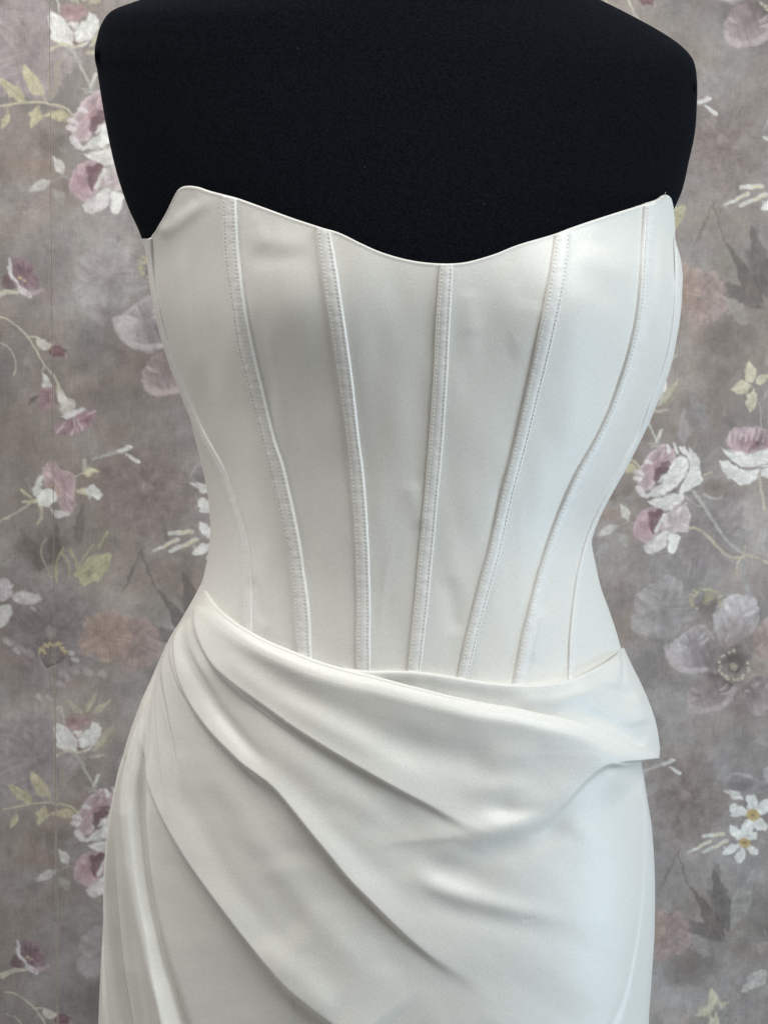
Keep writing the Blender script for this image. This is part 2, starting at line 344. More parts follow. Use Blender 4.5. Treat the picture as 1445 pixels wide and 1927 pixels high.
# soft background shapes
for zz, c, rx, ry, col, a in [(z1, (230, 330), 230, 190, (160, 148, 148), .55), (z1, (100, 130), 150, 160, (122, 104, 94), .55), (z1, (330, 930), 230, 120, (106, 96, 88), .6), (z1, (240, 1080), 180, 60, (150, 122, 108), .5),
        (z1, (120, 1280), 260, 170, (152, 146, 146), .6), (z1, (560, 1500), 330, 200, (148, 143, 142), .5), (z1, (420, 420), 120, 150, (126, 114, 100), .5), (z2, (230, 180), 200, 160, (128, 118, 114), .4), (z2, (760, 300), 190, 130, (152, 148, 150), .55),
        (z2, (560, 700), 200, 240, (140, 136, 134), .45), (z2, (300, 330), 110, 90, (150, 128, 126), .4), (z3, (300, 800), 220, 200, (96, 84, 80), .65), (z3, (720, 1340), 170, 120, (150, 124, 112), .6), (z3, (890, 1440), 110, 110, (142, 134, 128), .5),
        (z3, (500, 1180), 270, 130, (126, 116, 116), .5), (z3, (150, 1240), 200, 110, (112, 100, 102), .55), (z3, (960, 400), 120, 60, (146, 116, 112), .4), (z3, (1180, 560), 110, 60, (142, 136, 134), .4), (z3, (180, 1500), 240, 90, (152, 124, 108), .5), (z3, (1000, 1000), 220, 160, (138, 126, 120), .4),
        (z4, (520, 460), 330, 130, (140, 124, 116), .5), (z4, (200, 440), 220, 140, (136, 130, 126), .5), (z4, (320, 1080), 250, 150, (148, 136, 138), .5), (r3, (860, 330), 140, 220, (126, 120, 122), .5), (r3, (1080, 420), 130, 240, (118, 108, 106), .5),
        (r3, (1120, 950), 220, 170, (104, 94, 92), .55), (r3, (860, 1450), 260, 160, (134, 126, 128), .5), (r4, (680, 180), 190, 130, (138, 130, 130), .65), (r4, (640, 540), 150, 120, (132, 126, 126), .65), (r4, (300, 300), 140, 190, (122, 112, 112), .4), (r4, (880, 230), 150, 130, (128, 122, 122), .5),
        (r4, (480, 900), 260, 300, (98, 90, 88), .5), (r4, (1250, 1230), 190, 150, (116, 102, 102), .5), (r4, (500, 1350), 300, 180, (104, 95, 92), .4), (r5, (560, 620), 260, 150, (118, 100, 94), .4), (r5, (1000, 150), 300, 120, (116, 108, 108), .4), (r6, (620, 360), 240, 220, (126, 120, 106), .5), (r6, (340, 700), 130, 260, (140, 116, 102), .5), (r6, (620, 1000), 420, 300, (98, 90, 86), .5), (r6, (1250, 700), 250, 250, (112, 104, 90), .5)]:
    cloud(zz, c, rx, ry, col, a)
# large dim leaves
for zz, b, t, w, col, a in [(r6, (1030, 650), (870, -30), 210, (92, 86, 84), .7), (r6, (1000, 720), (640, 170), 150, (92, 84, 80), .7), (r6, (1000, 740), (340, 440), 150, (94, 87, 84), .65), (r6, (1060, 610), (1300, -60), 190, (146, 143, 138), .75), (r6, (1050, 760), (1230, 560), 90, (140, 132, 120), .6),
        (r3, (960, 480), (820, 150), 110, (134, 130, 130), .6), (r3, (770, 590), (765, 300), 95, (150, 144, 144), .75), (r3, (920, 700), (870, 480), 90, (132, 126, 124), .5), (r3, (930, 740), (1060, 600), 70, (140, 134, 130), .6), (r3, (1040, 560), (1030, 280), 70, (126, 112, 108), .5), (r3, (1380, 1480), (1430, 1230), 110, (160, 156, 154), .7),
        (z3, (330, 1000), (130, 660), 90, (104, 94, 90), .6), (z3, (360, 930), (360, 640), 90, (94, 82, 78), .6), (z3, (500, 780), (540, 500), 70, (98, 88, 84), .55), (z3, (300, 900), (90, 780), 70, (110, 102, 98), .5), (z3, (1150, 1100), (1330, 1230), 110, (106, 100, 98), .6), (z3, (1240, 1010), (1180, 880), 60, (112, 106, 104), .6), (z3, (800, 1090), (930, 780), 16, (96, 88, 84), .7),
        (z4, (380, 900), (230, 760), 80, (142, 128, 134), .5), (r4, (1440, 560), (1380, 280), 90, (136, 132, 132), .55), (r4, (1380, 560), (1300, 330), 60, (128, 124, 124), .5), (r5, (640, 1560), (470, 1080), 26, (92, 84, 80), .6)]:
    leaf(zz, b, t, w, col, a, soft=2.4)
# faded painterly strokes and blooms that fill the ground
zp = Zoom(0, 0, 1.0)
def bloom(c, r, col, inner, alpha, n=5, rot=0.0):
    g0 = zp.t([c, (c[0] + r * 1.15, c[1])])
    for k in range(n):
        a = rot + k * 2 * math.pi / n; ca, sa = math.cos(a), math.sin(a); L = r * random.uniform(.85, 1.1); w = r * random.uniform(.42, .55)
        pts = [(c[0] + ca * f * L - sa * q * w, c[1] + sa * f * L + ca * q * w) for f, q in [(.12, -.25), (.45, -.85), (.82, -.8), (1.0, -.2), (.96, .35), (.75, .9), (.4, .8), (.12, .25)]]
        poly(zp, pts, col, min(.8, alpha * 1.3), soft=3.4, wob=5, streak=.35, ang=a, grad=(g0[0][0], g0[0][1], abs(g0[1][0] - g0[0][0]), inner))
for k in range(150):
    c = (random.uniform(0, 1070), random.uniform(0, 1327)); a = random.uniform(0, 6.28); L = random.uniform(18, 70)
    col = random.choice([(166, 158, 154), (150, 140, 140), (124, 113, 108), (112, 102, 98), (160, 146, 140), (142, 130, 122), (170, 164, 162)])
    leaf(zp, c, (c[0] + L * math.cos(a), c[1] + L * math.sin(a)), L * random.uniform(.25, .6), col, random.uniform(.18, .42), soft=3.5, wob=6)
for c, r, col, inner, al, rot in [((95, 1190), 105, (150, 138, 140), (106, 94, 96), .6, .3), ((60, 1425), 95, (158, 148, 150), (126, 114, 116), .55, 1.0), ((62, 95), 88, (166, 154, 156), (134, 120, 120), .5, .2), ((1318, 560), 60, (168, 146, 142), (140, 116, 110), .6, .5),
        ((205, 520), 70, (168, 162, 164), (140, 132, 132), .5, .0), ((1330, 1010), 90, (150, 142, 144), (118, 108, 108), .5, .4), ((1400, 330), 70, (158, 146, 144), (130, 118, 114), .4, .9), ((270, 930), 62, (162, 150, 148), (132, 118, 114), .45, .6), ((200, 1195), 52, (172, 148, 136), (142, 116, 104), .6, .2), ((1290, 1500), 85, (134, 120, 116), (108, 94, 90), .45, .1), ((560, 300), 95, (158, 148, 150), (120, 108, 110), .6, .3), ((700, 900), 110, (160, 150, 150), (124, 112, 112), .6, .7)]:
    bloom(c, r, col, inner, al, rot=rot)
cloud(r4, (960, 820), 560, 600, (96, 88, 87), .5)
cloud(r4, (1180, 560), 300, 260, (98, 90, 90), .4)
# anemones
for pts, c1, c2, rim in [([(1000, 520), (1060, 400), (1180, 340), (1320, 360), (1370, 460), (1350, 600), (1200, 740), (1080, 760), (1010, 620)], (150, 142, 145), (146, 124, 116), None),
        ([(640, 800), (700, 700), (820, 610), (900, 575), (1000, 640), (1030, 760), (990, 900), (880, 985), (760, 960), (660, 900)], (138, 128, 130), (98, 84, 84), None),
        ([(790, 1180), (830, 1060), (980, 960), (1150, 1040), (1185, 1150), (1100, 1250), (950, 1290), (830, 1280)], (128, 112, 112), (104, 88, 86), None),
        ([(1330, 620), (1445, 520), (1560, 560), (1580, 760), (1445, 860), (1330, 790)], (142, 126, 122), (150, 120, 106), None),
        ([(1230, 1090), (1380, 990), (1500, 1060), (1460, 1240), (1320, 1310)], (124, 108, 108), (106, 92, 92), None)]:
    g0 = r4.t([(1170, 890), (1650, 890)]); poly(r4, pts, tuple(min(255, x + 32) for x in c1), .92, soft=3.0, streak=.3, ang=1.2, grad=(g0[0][0], g0[0][1], abs(g0[1][0] - g0[0][0]), tuple(x - 30 for x in c2)))
stroke(r4, [(650, 770), (690, 880), (800, 950), (950, 935)], 90, 40, (176, 164, 166), .75, soft=3)
stroke(r4, [(680, 750), (770, 655)], 30, 18, (172, 162, 164), .7); stroke(r4, [(830, 620), (910, 590), (1000, 680)], 40, 40, (160, 148, 146), .6, soft=3)
stroke(r4, [(805, 1190), (850, 1262), (980, 1262), (1110, 1200), (1165, 1100)], 34, 66, (168, 152, 152), .75, soft=3)
stroke(r4, [(1010, 640), (1040, 460), (1180, 370), (1310, 390)], 30, 40, (166, 160, 160), .55, soft=3)
cloud(r4, (1180, 880), 170, 150, (74, 66, 66), .75)
dots(r4, [(1170 + 118 * math.cos(a) + random.uniform(-14, 14), 905 + 105 * math.sin(a) + random.uniform(-14, 14)) for a in np.linspace(0.05, 6.2, 24) if not 4.6 < a < 6.0], 12, (178, 170, 146), .8)
dots(r4, [(1158, 905), (1165, 915)], 26, (150, 142, 122), .8)
cloud(r4, (930, 430), 150, 130, (86, 80, 78), .5)
dots(r4, [(945 + 115 * math.cos(a) + random.uniform(-16, 16), 380 + 95 * math.sin(a) + random.uniform(-16, 16)) for a in np.linspace(2.4, 6.6, 26)], 13, (168, 160, 124), .75)
dots(r4, [(960, 370), (985, 350), (940, 395), (960, 340)], 26, (150, 144, 112), .7)
# rose pair with its stems
for p, w0, w1, c in [([(850, 960), (920, 1060), (1000, 1190), (1120, 1360), (1240, 1450)], 30, 22, SG), ([(810, 1250), (880, 1260), (980, 1340), (1100, 1460), (1180, 1490), (1300, 1470), (1445, 1530)], 24, 24, (176, 166, 144)), ([(780, 1000), (870, 1070), (910, 1080)], 22, 12, (164, 154, 148)),
        ([(1230, 1480), (1200, 1540), (1190, 1620)], 18, 16, CR), ([(1250, 1480), (1260, 1680), (1300, 1800)], 30, 50, (150, 146, 146)), ([(1260, 1400), (1250, 1480)], 20, 24, (176, 166, 144)), ([(490, 410), (560, 590)], 9, 12, SG), ([(550, 590), (590, 480)], 22, 14, SG), ([(510, 600), (570, 590)], 14, 12, SG)]:
    stroke(r3, p, w0, w1, c)
leaf(r3, (330, 1190), (265, 1050), 62, (186, 183, 177), .85, vein=(140, 132, 126)); leaf(r3, (245, 1230), (88, 1305), 80, (182, 179, 174), .8, vein=(140, 132, 126)); leaf(r3, (260, 1290), (322, 1412), 80, (160, 156, 150), .75); stroke(r3, [(240, 1240), (330, 1200), (370, 1220)], 12, 8, SG, .6)
leaf(r3, (410, 785), (280, 760), 85, TN, .8); 
poly(r3, [(560, 600), (640, 590), (700, 640), (690, 720), (620, 800), (560, 890), (480, 950), (410, 920), (390, 830), (440, 730), (510, 650)], (186, 166, 170), .92, col2=(158, 122, 130), streak=.35, ang=2.2)
poly(r3, [(545, 770), (640, 720), (660, 780), (590, 830), (560, 900), (525, 850)], MA, .85)
poly(r3, [(690, 690), (760, 680), (800, 720), (795, 820), (700, 930), (590, 990), (470, 1005), (520, 940), (600, 880), (640, 800)], WH, .95, streak=.2, ang=2.2)
poly(r3, [(820, 615), (880, 680), (905, 780), (915, 870), (870, 920), (770, 975), (730, 940), (790, 850), (815, 760), (800, 680)], (200, 197, 194), .95, streak=.22, ang=2.0)
poly(r3, [(480, 1030), (600, 1000), (720, 970), (775, 1000), (720, 1080), (620, 1122), (540, 1090)], WH, .95, streak=.25, ang=2.6)
for p in [(400, 800), (385, 850), (400, 930), (440, 985), (410, 960), (470, 720)]: stroke(r3, [p, (p[0] + 34, p[1] + 12)], 44, 36, (198, 190, 190), .8)
for a, b in [((690, 575), (715, 650)), ((740, 600), (770, 650)), ((775, 610), (790, 660)), ((640, 590), (650, 640))]: stroke(r3, [a, b], 22, 28, WH, .85)
stroke(r3, [(640, 990), (715, 945), (765, 860)], 12, 12, (112, 84, 88), .75); stroke(r3, [(800, 780), (770, 850)], 5, 7, (120, 100, 104), .6); stroke(r3, [(565, 885), (620, 830)], 20, 26, WH, .9)
poly(r3, [(440, 1110), (520, 1085), (600, 1100), (600, 1200), (560, 1290), (500, 1360), (420, 1350), (365, 1280), (380, 1190)], (178, 148, 156), .9, col2=(160, 122, 132), streak=.3, ang=1.8)
poly(r3, [(490, 1130), (580, 1105), (605, 1150), (570, 1240), (515, 1300), (490, 1210)], MA, .8)
poly(r3, [(640, 1130), (760, 1050), (810, 1100), (825, 1200), (790, 1280), (710, 1290), (620, 1350), (590, 1250)], (190, 178, 178), .9, col2=(172, 150, 152), streak=.4, ang=1.4)
poly(r3, [(655, 1300), (730, 1310), (725, 1400), (680, 1452), (636, 1410)], WH, .92); poly(r3, [(445, 1410), (540, 1330), (630, 1300), (625, 1400), (500, 1455)], (200, 192, 192), .88, streak=.3, ang=2.4)
stroke(r3, [(610, 1140), (575, 1220), (545, 1270)], 26, 34, WH, .85); stroke(r3, [(560, 1330), (630, 1290)], 44, 40, WH, .8); stroke(r3, [(700, 1090), (770, 1050)], 40, 26, (150, 118, 126), .6)
# large half rose
poly(r3, [(1105, 570), (1150, 465), (1260, 445), (1420, 455), (1560, 520), (1570, 640), (1440, 650), (1290, 665), (1180, 640)], (182, 156, 162), .9, col2=(134, 98, 108), streak=.55, ang=1.45)
poly(r3, [(1060, 600), (1120, 630), (1250, 665), (1360, 640), (1460, 620), (1590, 600), (1600, 720), (1480, 745), (1340, 770), (1240, 760), (1130, 700)], (205, 203, 200), .95, streak=.2, ang=.2)
poly(r3, [(1048, 715), (1120, 715), (1240, 785), (1370, 785), (1345, 860), (1265, 902), (1190, 885), (1100, 825)], (203, 201, 198), .95, streak=.2, ang=.4); poly(r3, [(1380, 790), (1480, 760), (1580, 740), (1560, 830), (1400, 840)], (200, 197, 195), .92)
stroke(r3, [(1065, 620), (1140, 710), (1240, 772), (1360, 760), (1445, 735)], 8, 12, (112, 92, 94), .7); stroke(r3, [(1290, 640), (1350, 580)], 26, 44, MA, .7)
for i in range(7): stroke(r3, [(1130 + i * 45, 560 - 8 * (i % 3)), (1140 + i * 46, 470)], 14, 8, (204, 190, 194), .6)
stroke(r3, [(1370, 830), (1400, 1020), (1412, 1100)], 22, 30, (180, 172, 152), .75)
for b, t, w in [((1312, 92), (1285, -30), 80), ((1300, 100), (1148, 142), 90), ((1322, 165), (1300, 325), 98), ((1350, 92), (1450, 20), 70)]: leaf(r3, b, t, w, (190, 183, 158), .88)
stroke(r3, [(1310, 110), (1370, 260), (1392, 440)], 12, 14, (160, 154, 146), .7); stroke(r3, [(1375, 260), (1440, 140)], 10, 8, (160, 154, 146), .6)
stroke(r3, [(930, 825), (990, 805)], 20, 20, CR, .6); poly(r3, [(930, 880), (1000, 860), (1085, 880), (1075, 1015), (990, 1020), (920, 960)], (146, 128, 118), .7, col2=(110, 98, 92)); stroke(r3, [(940, 985), (1000, 1015), (1070, 1005)], 24, 20, (172, 172, 168), .7)
leaf(r3, (600, 300), (740, 60), 70, TN, .6); stroke(r3, [(540, 320), (640, 310)], 30, 24, (180, 172, 150), .6); stroke(r3, [(570, 260), (640, 180), (720, 70)], 34, 12, (190, 182, 158), .55)
# bud rose, its leaves and branch
for b, t, w in [((715, 752), (560, 605), 62), ((728, 730), (825, 535), 70), ((775, 752), (948, 615), 60)]: leaf(z4, b, t, w, (172, 167, 142), .82)
leaf(z4, (815, 1040), (978, 815), 66, (166, 162, 138), .7); stroke(z4, [(490, 690), (520, 680), (552, 815)], 26, 14, (190, 184, 168), .75)
poly(z1, [(390, 55), (430, 28), (490, 32), (550, 42), (578, 82), (530, 115), (490, 142), (440, 132), (400, 105)], (166, 134, 134), .9, col2=(146, 112, 114))
poly(z1, [(330, 75), (400, 110), (450, 170), (475, 230), (470, 292), (410, 292), (350, 262), (325, 190), (313, 120)], WH, .95, streak=.2, ang=1.2)
poly(z1, [(580, 72), (638, 110), (636, 170), (600, 240), (540, 292), (490, 275), (480, 210), (525, 150), (570, 120)], (203, 201, 197), .95, streak=.2, ang=2.1)
poly(z1, [(435, 152), (515, 138), (480, 192)], (206, 198, 192), .9); stroke(z1, [(480, 200), (485, 265)], 8, 10, (150, 120, 120), .6); stroke(z1, [(475, 275), (520, 285), (575, 255)], 18, 8, (118, 82, 84), .8)
for p, w0, w1 in [([(330, 320), (400, 290), (470, 300)], 20, 14), ([(470, 305), (540, 290)], 14, 18), ([(350, 270), (470, 300)], 10, 10)]: stroke(z1, p, w0, w1, (186, 179, 150), .8)
stroke(z1, [(450, 315), (500, 370), (535, 450), (600, 575)], 26, 12, SG, .85); stroke(z1, [(590, 560), (622, 480)], 16, 22, (190, 186, 176), .8); stroke(z1, [(535, 580), (610, 570)], 10, 10, SG, .8); stroke(z1, [(390, 410), (430, 350)], 14, 20, (166, 160, 150), .6)
stroke(z1, [(370, 400), (375, 520), (345, 615)], 30, 34, TN, .6); stroke(z1, [(320, 480), (325, 600)], 24, 20, TN, .5)
stroke(z1, [(-40, 690), (0, 690), (170, 665), (300, 670), (420, 700), (480, 752)], 14, 14, (178, 170, 142), .85)
for b, t, w in [((285, 632), (155, 425), 100), ((168, 664), (-8, 498), 78), ((255, 690), (208, 825), 84), ((440, 742), (318, 745), 82), ((62, 735), (14, 836), 42), ((330, 738), (278, 756), 30)]: leaf(z1, b, t, w, (184, 174, 138), .85, vein=(150, 140, 112))
stroke(z1, [(285, 632), (310, 668)], 8, 8, (178, 170, 142), .8); stroke(z1, [(60, 700), (30, 760)], 8, 8, (178, 170, 142), .5)
# bell flowers
poly(z2, [(66, 84), (150, 92), (212, 138), (246, 220), (255, 295), (185, 285), (110, 245), (72, 170)], (140, 112, 122), .92, col2=(108, 82, 92), streak=.35, ang=.9)
stroke(z2, [(62, 92), (75, 130)], 10, 22, (190, 182, 184), .8); stroke(z2, [(62, 150), (80, 205), (110, 245)], 22, 24, (208, 203, 205), .9); stroke(z2, [(110, 260), (150, 300), (190, 328)], 26, 40, (202, 190, 194), .85)
poly(z2, [(190, 300), (278, 278), (282, 305), (240, 325), (185, 335)], (172, 148, 156), .8); poly(z2, [(10, 260), (50, 190), (100, 250), (110, 290), (40, 290)], (110, 84, 92), .8); stroke(z2, [(-40, 340), (0, 325), (60, 305), (118, 308)], 50, 16, (194, 188, 168), .85); dots(z2, [(130, 215), (155, 232)], 8, (200, 180, 130), .9)
stroke(z2, [(-20, 465), (60, 492), (180, 592), (240, 690), (290, 782), (350, 850), (382, 912)], 11, 13, (186, 180, 158), .9); stroke(z2, [(180, 592), (255, 608)], 10, 12, (186, 180, 158), .85)
poly(z2, [(235, 612), (300, 615), (345, 680), (300, 690), (262, 680)], (190, 186, 174), .88); poly(z2, [(318, 690), (345, 660), (385, 648), (427, 685), (405, 722), (345, 726)], (112, 76, 84), .92, col2=(128, 92, 100)); stroke(z2, [(425, 700), (435, 740)], 8, 10, (180, 160, 164), .7)
stroke(z2, [(285, 782), (275, 835)], 12, 14, SG, .8); poly(z2, [(272, 828), (305, 862), (340, 925), (285, 935)], (194, 190, 184), .9); poly(z2, [(262, 930), (352, 925), (345, 1040), (282, 1078), (248, 1040)], (158, 128, 136), .9, col2=(146, 112, 120), streak=.4, ang=1.6); leaf(z2, (262, 980), (172, 1048), 36, (98, 86, 86), .8); poly(z2, [(350, 970), (388, 990), (385, 1030), (352, 1030)], (116, 88, 94), .7)
poly(z2, [(372, 898), (400, 945), (470, 1008), (492, 1050), (425, 1105), (392, 1060)], (196, 190, 182), .9); stroke(z2, [(380, 905), (375, 960)], 14, 16, CR, .8); poly(z2, [(395, 1115), (500, 1062), (556, 1075), (440, 1135)], (206, 202, 204), .9)
poly(z2, [(338, 1172), (440, 1135), (560, 1080), (626, 1066), (600, 1165), (540, 1200), (470, 1234), (365, 1222)], (156, 124, 134), .92, col2=(130, 96, 108), streak=.6, ang=1.3)
for a, b in [((490, 1130), (470, 1230)), ((505, 1130), (530, 1200)), ((430, 1150), (370, 1215)), ((580, 1100), (620, 1080))]: stroke(z2, [a, b], 8, 14, (196, 178, 184), .6)
stroke(z2, [(-20, 625), (60, 670), (105, 770), (95, 845)], 10, 8, (180, 175, 160), .8)
# pink wild rose with buds and sprays
stroke(z3, [(-30, 640), (100, 572), (195, 510)], 16, 14, (180, 175, 158), .9); stroke(z3, [(140, 422), (205, 470)], 20, 14, CR, .8); stroke(z3, [(150, 500), (240, 490)], 18, 26, (186, 182, 150), .8); stroke(z3, [(265, 520), (275, 590), (245, 640)], 26, 10, (186, 180, 150), .85); stroke(z3, [(170, 340), (200, 410)], 14, 16, (146, 140, 132), .5)
poly(z3, [(268, 330), (298, 252), (366, 236), (385, 290), (450, 296), (498, 370), (482, 440), (494, 525), (455, 582), (400, 572), (372, 485), (345, 400), (290, 398)], (180, 154, 158), .94, col2=(166, 134, 140), streak=.3, ang=1.2)
poly(z3, [(212, 405), (268, 328), (280, 385), (240, 452)], (200, 200, 194), .92); poly(z3, [(240, 462), (290, 410), (352, 418), (368, 482), (322, 522), (262, 512)], (208, 208, 203), .95); poly(z3, [(320, 535), (445, 572), (432, 592), (360, 594)], (202, 196, 196), .85)
stroke(z3, [(320, 388), (370, 400), (385, 450)], 18, 14, (176, 150, 112), .7); dots(z3, [(345, 405)], 9, (84, 70, 62), .8)
poly(z3, [(495, 425), (560, 405), (585, 450), (520, 448)], (186, 182, 152), .88); poly(z3, [(560, 412), (615, 392), (664, 450), (625, 482), (565, 452)], (203, 203, 198), .92); stroke(z3, [(588, 470), (590, 498)], 8, 6, SG, .7)
leaf(z3, (525, 312), (652, 293), 50, (192, 186, 152), .88); stroke(z3, [(552, 290), (550, 228)], 24, 26, (184, 180, 168), .75); stroke(z3, [(485, 335), (535, 305)], 14, 10, SG, .75); stroke(z3, [(590, 245), (625, 190)], 6, 8, SG, .6); stroke(z3, [(605, 222), (690, 190), (765, 170)], 14, 30, (176, 174, 170), .75)
stroke(z3, [(788, 172), (845, 143)], 22, 26, (198, 197, 193), .88); stroke(z3, [(840, 203), (897, 236)], 18, 26, (198, 197, 193), .88)
stroke(z3, [(300, 730), (268, 800), (290, 890), (338, 995)], 12, 12, (162, 150, 136), .75)
poly(z3, [(485, 975), (560, 880), (640, 838), (722, 835), (702, 922), (640, 1000), (540, 1036)], (178, 172, 134), .88, streak=.3, ang=-.7); poly(z3, [(540, 950), (590, 930), (580, 980)], (120, 112, 94), .5)
for p in [[(372, 1010), (366, 900), (415, 790)], [(400, 830), (440, 880), (455, 985)], [(455, 810), (490, 870), (498, 930)], [(490, 965), (540, 860), (605, 770)], [(640, 790), (700, 690)]]: stroke(z3, p, 22, 14, (166, 160, 122), .65)
for i in range(7): stroke(z3, [(470 + i * 30, 800 - i * 6), (500 + i * 26, 700 - 5 * i)], 10, 14, (122, 112, 108), .5)
poly(z3, [(-30, 985), (50, 1000), (86, 1060), (62, 1122), (-30, 1135)], (186, 174, 180), .85); poly(z3, [(78, 1112), (140, 1078), (222, 1088), (264, 1130), (212, 1164), (110, 1152)], (184, 178, 178), .85); poly(z3, [(-30, 1165), (62, 1158), (82, 1222), (40, 1292), (-30, 1305)], (196, 193, 190), .9); poly(z3, [(245, 1060), (300, 1015), (352, 1012), (320, 1070)], (150, 134, 140), .6); stroke(z3, [(205, 1180), (230, 1200)], 16, 18, (176, 170, 168), .6); stroke(z3, [(-20, 880), (40, 910), (85, 850)], 40, 30, (150, 146, 144), .6)
for i in range(16):
    a = -2.8 + i * 0.17; ex = 345 + 120 * math.cos(a); ey = 1520 + 105 * math.sin(a); stroke(z3, [(315, 1572), ((315 + ex) / 2, 1530), (ex, ey)], 7, 8, (90, 82, 74), .5)
dots(z3, [(350 + 105 * math.cos(a) * random.uniform(.5, 1.05), 1475 + 70 * math.sin(a) * random.uniform(.7, 1.05)) for a in np.linspace(-3.1, -0.05, 26)], 9, (186, 166, 122), .85)
dots(z3, [(462, 1475), (480, 1515), (495, 1520)], 16, (178, 174, 172), .7); stroke(z3, [(250, 1480), (295, 1575), (340, 1560)], 12, 12, (160, 156, 152), .6)
for c in [(400, 1600), (470, 1580), (560, 1590), (655, 1605), (120, 1440), (180, 1470), (40, 1390), (380, 1670)]: stroke(z3, [c, (c[0] + 34, c[1] + 20)], 46, 34, (166, 156, 154), .6, soft=2.4)
for c in [(330, 590), (415, 590), (130, 190), (60, 120)]: stroke(z4, [c, (c[0] + 26, c[1] + 30)], 44, 30, (176, 172, 168), .65)
# white jasmine
poly(r5, [(980, 470), (1000, 380), (1100, 300), (1280, 345), (1410, 400), (1410, 500), (1220, 545), (1080, 520)], (140, 132, 134), .8, col2=(112, 104, 106)); stroke(r5, [(990, 430), (1040, 340), (1110, 312), (1270, 350)], 22, 40, (160, 152, 154), .7); leaf(r5, (1195, 575), (980, 480), 82, (196, 193, 188), .85); poly(r5, [(1395, 260), (1470, 240), (1500, 340), (1450, 420), (1390, 350)], (166, 160, 160), .85)
stroke(r5, [(1330, 965), (1460, 925)], 14, 14, (150, 144, 142), .8); stroke(r5, [(960, 955), (1060, 985), (1130, 1000)], 12, 12, (150, 146, 140), .7)
def jasmine(z, c, tips, w, r):
    for t in tips:
        b = np.array(c) + (np.array(t) - np.array(c)) * 0.12; d = np.array(t) - b; n = np.array([-d[1], d[0]]) / np.linalg.norm(d) * w / 2
        poly(z, [b + n * .35, b + d * .4 + n * .8, b + d * .75 + n, b + d * .97 + n * .3, t, b + d * .92 - n * .6, b + d * .7 - n, b + d * .35 - n * .7, b - n * .35], (205, 203, 198), .94, streak=.2, ang=math.atan2(d[1], d[0]))
    dots(z, [(c[0] + r * .55 * math.cos(a), c[1] + r * .5 * math.sin(a)) for a in np.linspace(0, 5.6, 9)], r * .42, (178, 150, 92), .85); dots(z, [c], r * .3, (120, 112, 78), .7)
jasmine(r5, (1190, 1035), [(1045, 850), (1160, 890), (1325, 930), (1335, 1165), (1130, 1258), (965, 1150)], 95, 66)
jasmine(r5, (1280, 745), [(1265, 540), (1470, 610), (1400, 905), (1205, 955), (1030, 680)], 132, 76)
for a, b, w in [((765, 970), (972, 945), 50), ((618, 1135), (835, 1020), 44), ((758, 1137), (1012, 1020), 52)]:
    stroke(r5, [a, ((a[0] + b[0]) / 2, (a[1] + b[1]) / 2), b], w * .8, w, (196, 194, 188), .9); stroke(r5, [((a[0] + b[0]) / 2, (a[1] + b[1]) / 2 + 4), b], w * .5, w * .5, (190, 178, 128), .75)
stroke(r5, [(345, 215), (432, 165)], 34, 30, (188, 184, 180), .85); stroke(r5, [(412, 245), (506, 302)], 30, 42, (190, 186, 182), .85); stroke(r5, [(130, 268), (220, 238), (302, 220)], 14, 36, (140, 134, 132), .6); stroke(r5, [(380, 850), (400, 870)], 22, 18, (140, 136, 132), .6)
# cream sprig and pale petals of the lower corner
for b, t, w in [((870, 1430), (848, 1215), 118), ((872, 1440), (675, 1510), 112), ((915, 1425), (1075, 1325), 66), ((900, 1480), (860, 1640), 100)]: leaf(r6, b, t, w, (186, 176, 150), .88)
poly(r6, [(1205, 1120), (1300, 1045), (1425, 1050), (1410, 1180), (1250, 1225)], (172, 168, 162), .88, streak=.3, ang=2.5); poly(r6, [(1150, 1270), (1190, 1180), (1260, 1210), (1200, 1280)], (178, 172, 164), .85); poly(r6, [(1310, 1340), (1380, 1200), (1500, 1200), (1500, 1330)], (150, 144, 138), .8)
for p in [[(1000, 1600), (1060, 1420), (1150, 1270)], [(1100, 1600), (1200, 1480), (1300, 1420), (1445, 1380)], [(1180, 1400), (1445, 1330)]]: stroke(r6, p, 16, 14, (156, 144, 130), .65)
poly(r6, [(1320, 790), (1370, 740), (1440, 760), (1430, 850), (1350, 860)], (158, 140, 134), .8); stroke(r6, [(1400, 620), (1440, 700)], 16, 20, (160, 150, 140), .6); stroke(r6, [(1390, 920), (1440, 900)], 60, 60, (140, 126, 120), .6)

# the repeat's other half, hidden behind the dress in the photograph, carries sprays of the same flowers
n_ = int(400 * SX); c0_ = int(500 * SX); w_ = (sstep(0, 30, np.arange(n_)) * (1 - sstep(n_ - 30, n_, np.arange(n_))))[None, :, None]
src_ = np.roll(tile[:, :n_][:, ::-1], int(TH * 0.37), axis=0) * w_
tile[:, c0_:c0_ + n_] = tile[:, c0_:c0_ + n_] * (1 - src_[..., 3:]) + src_
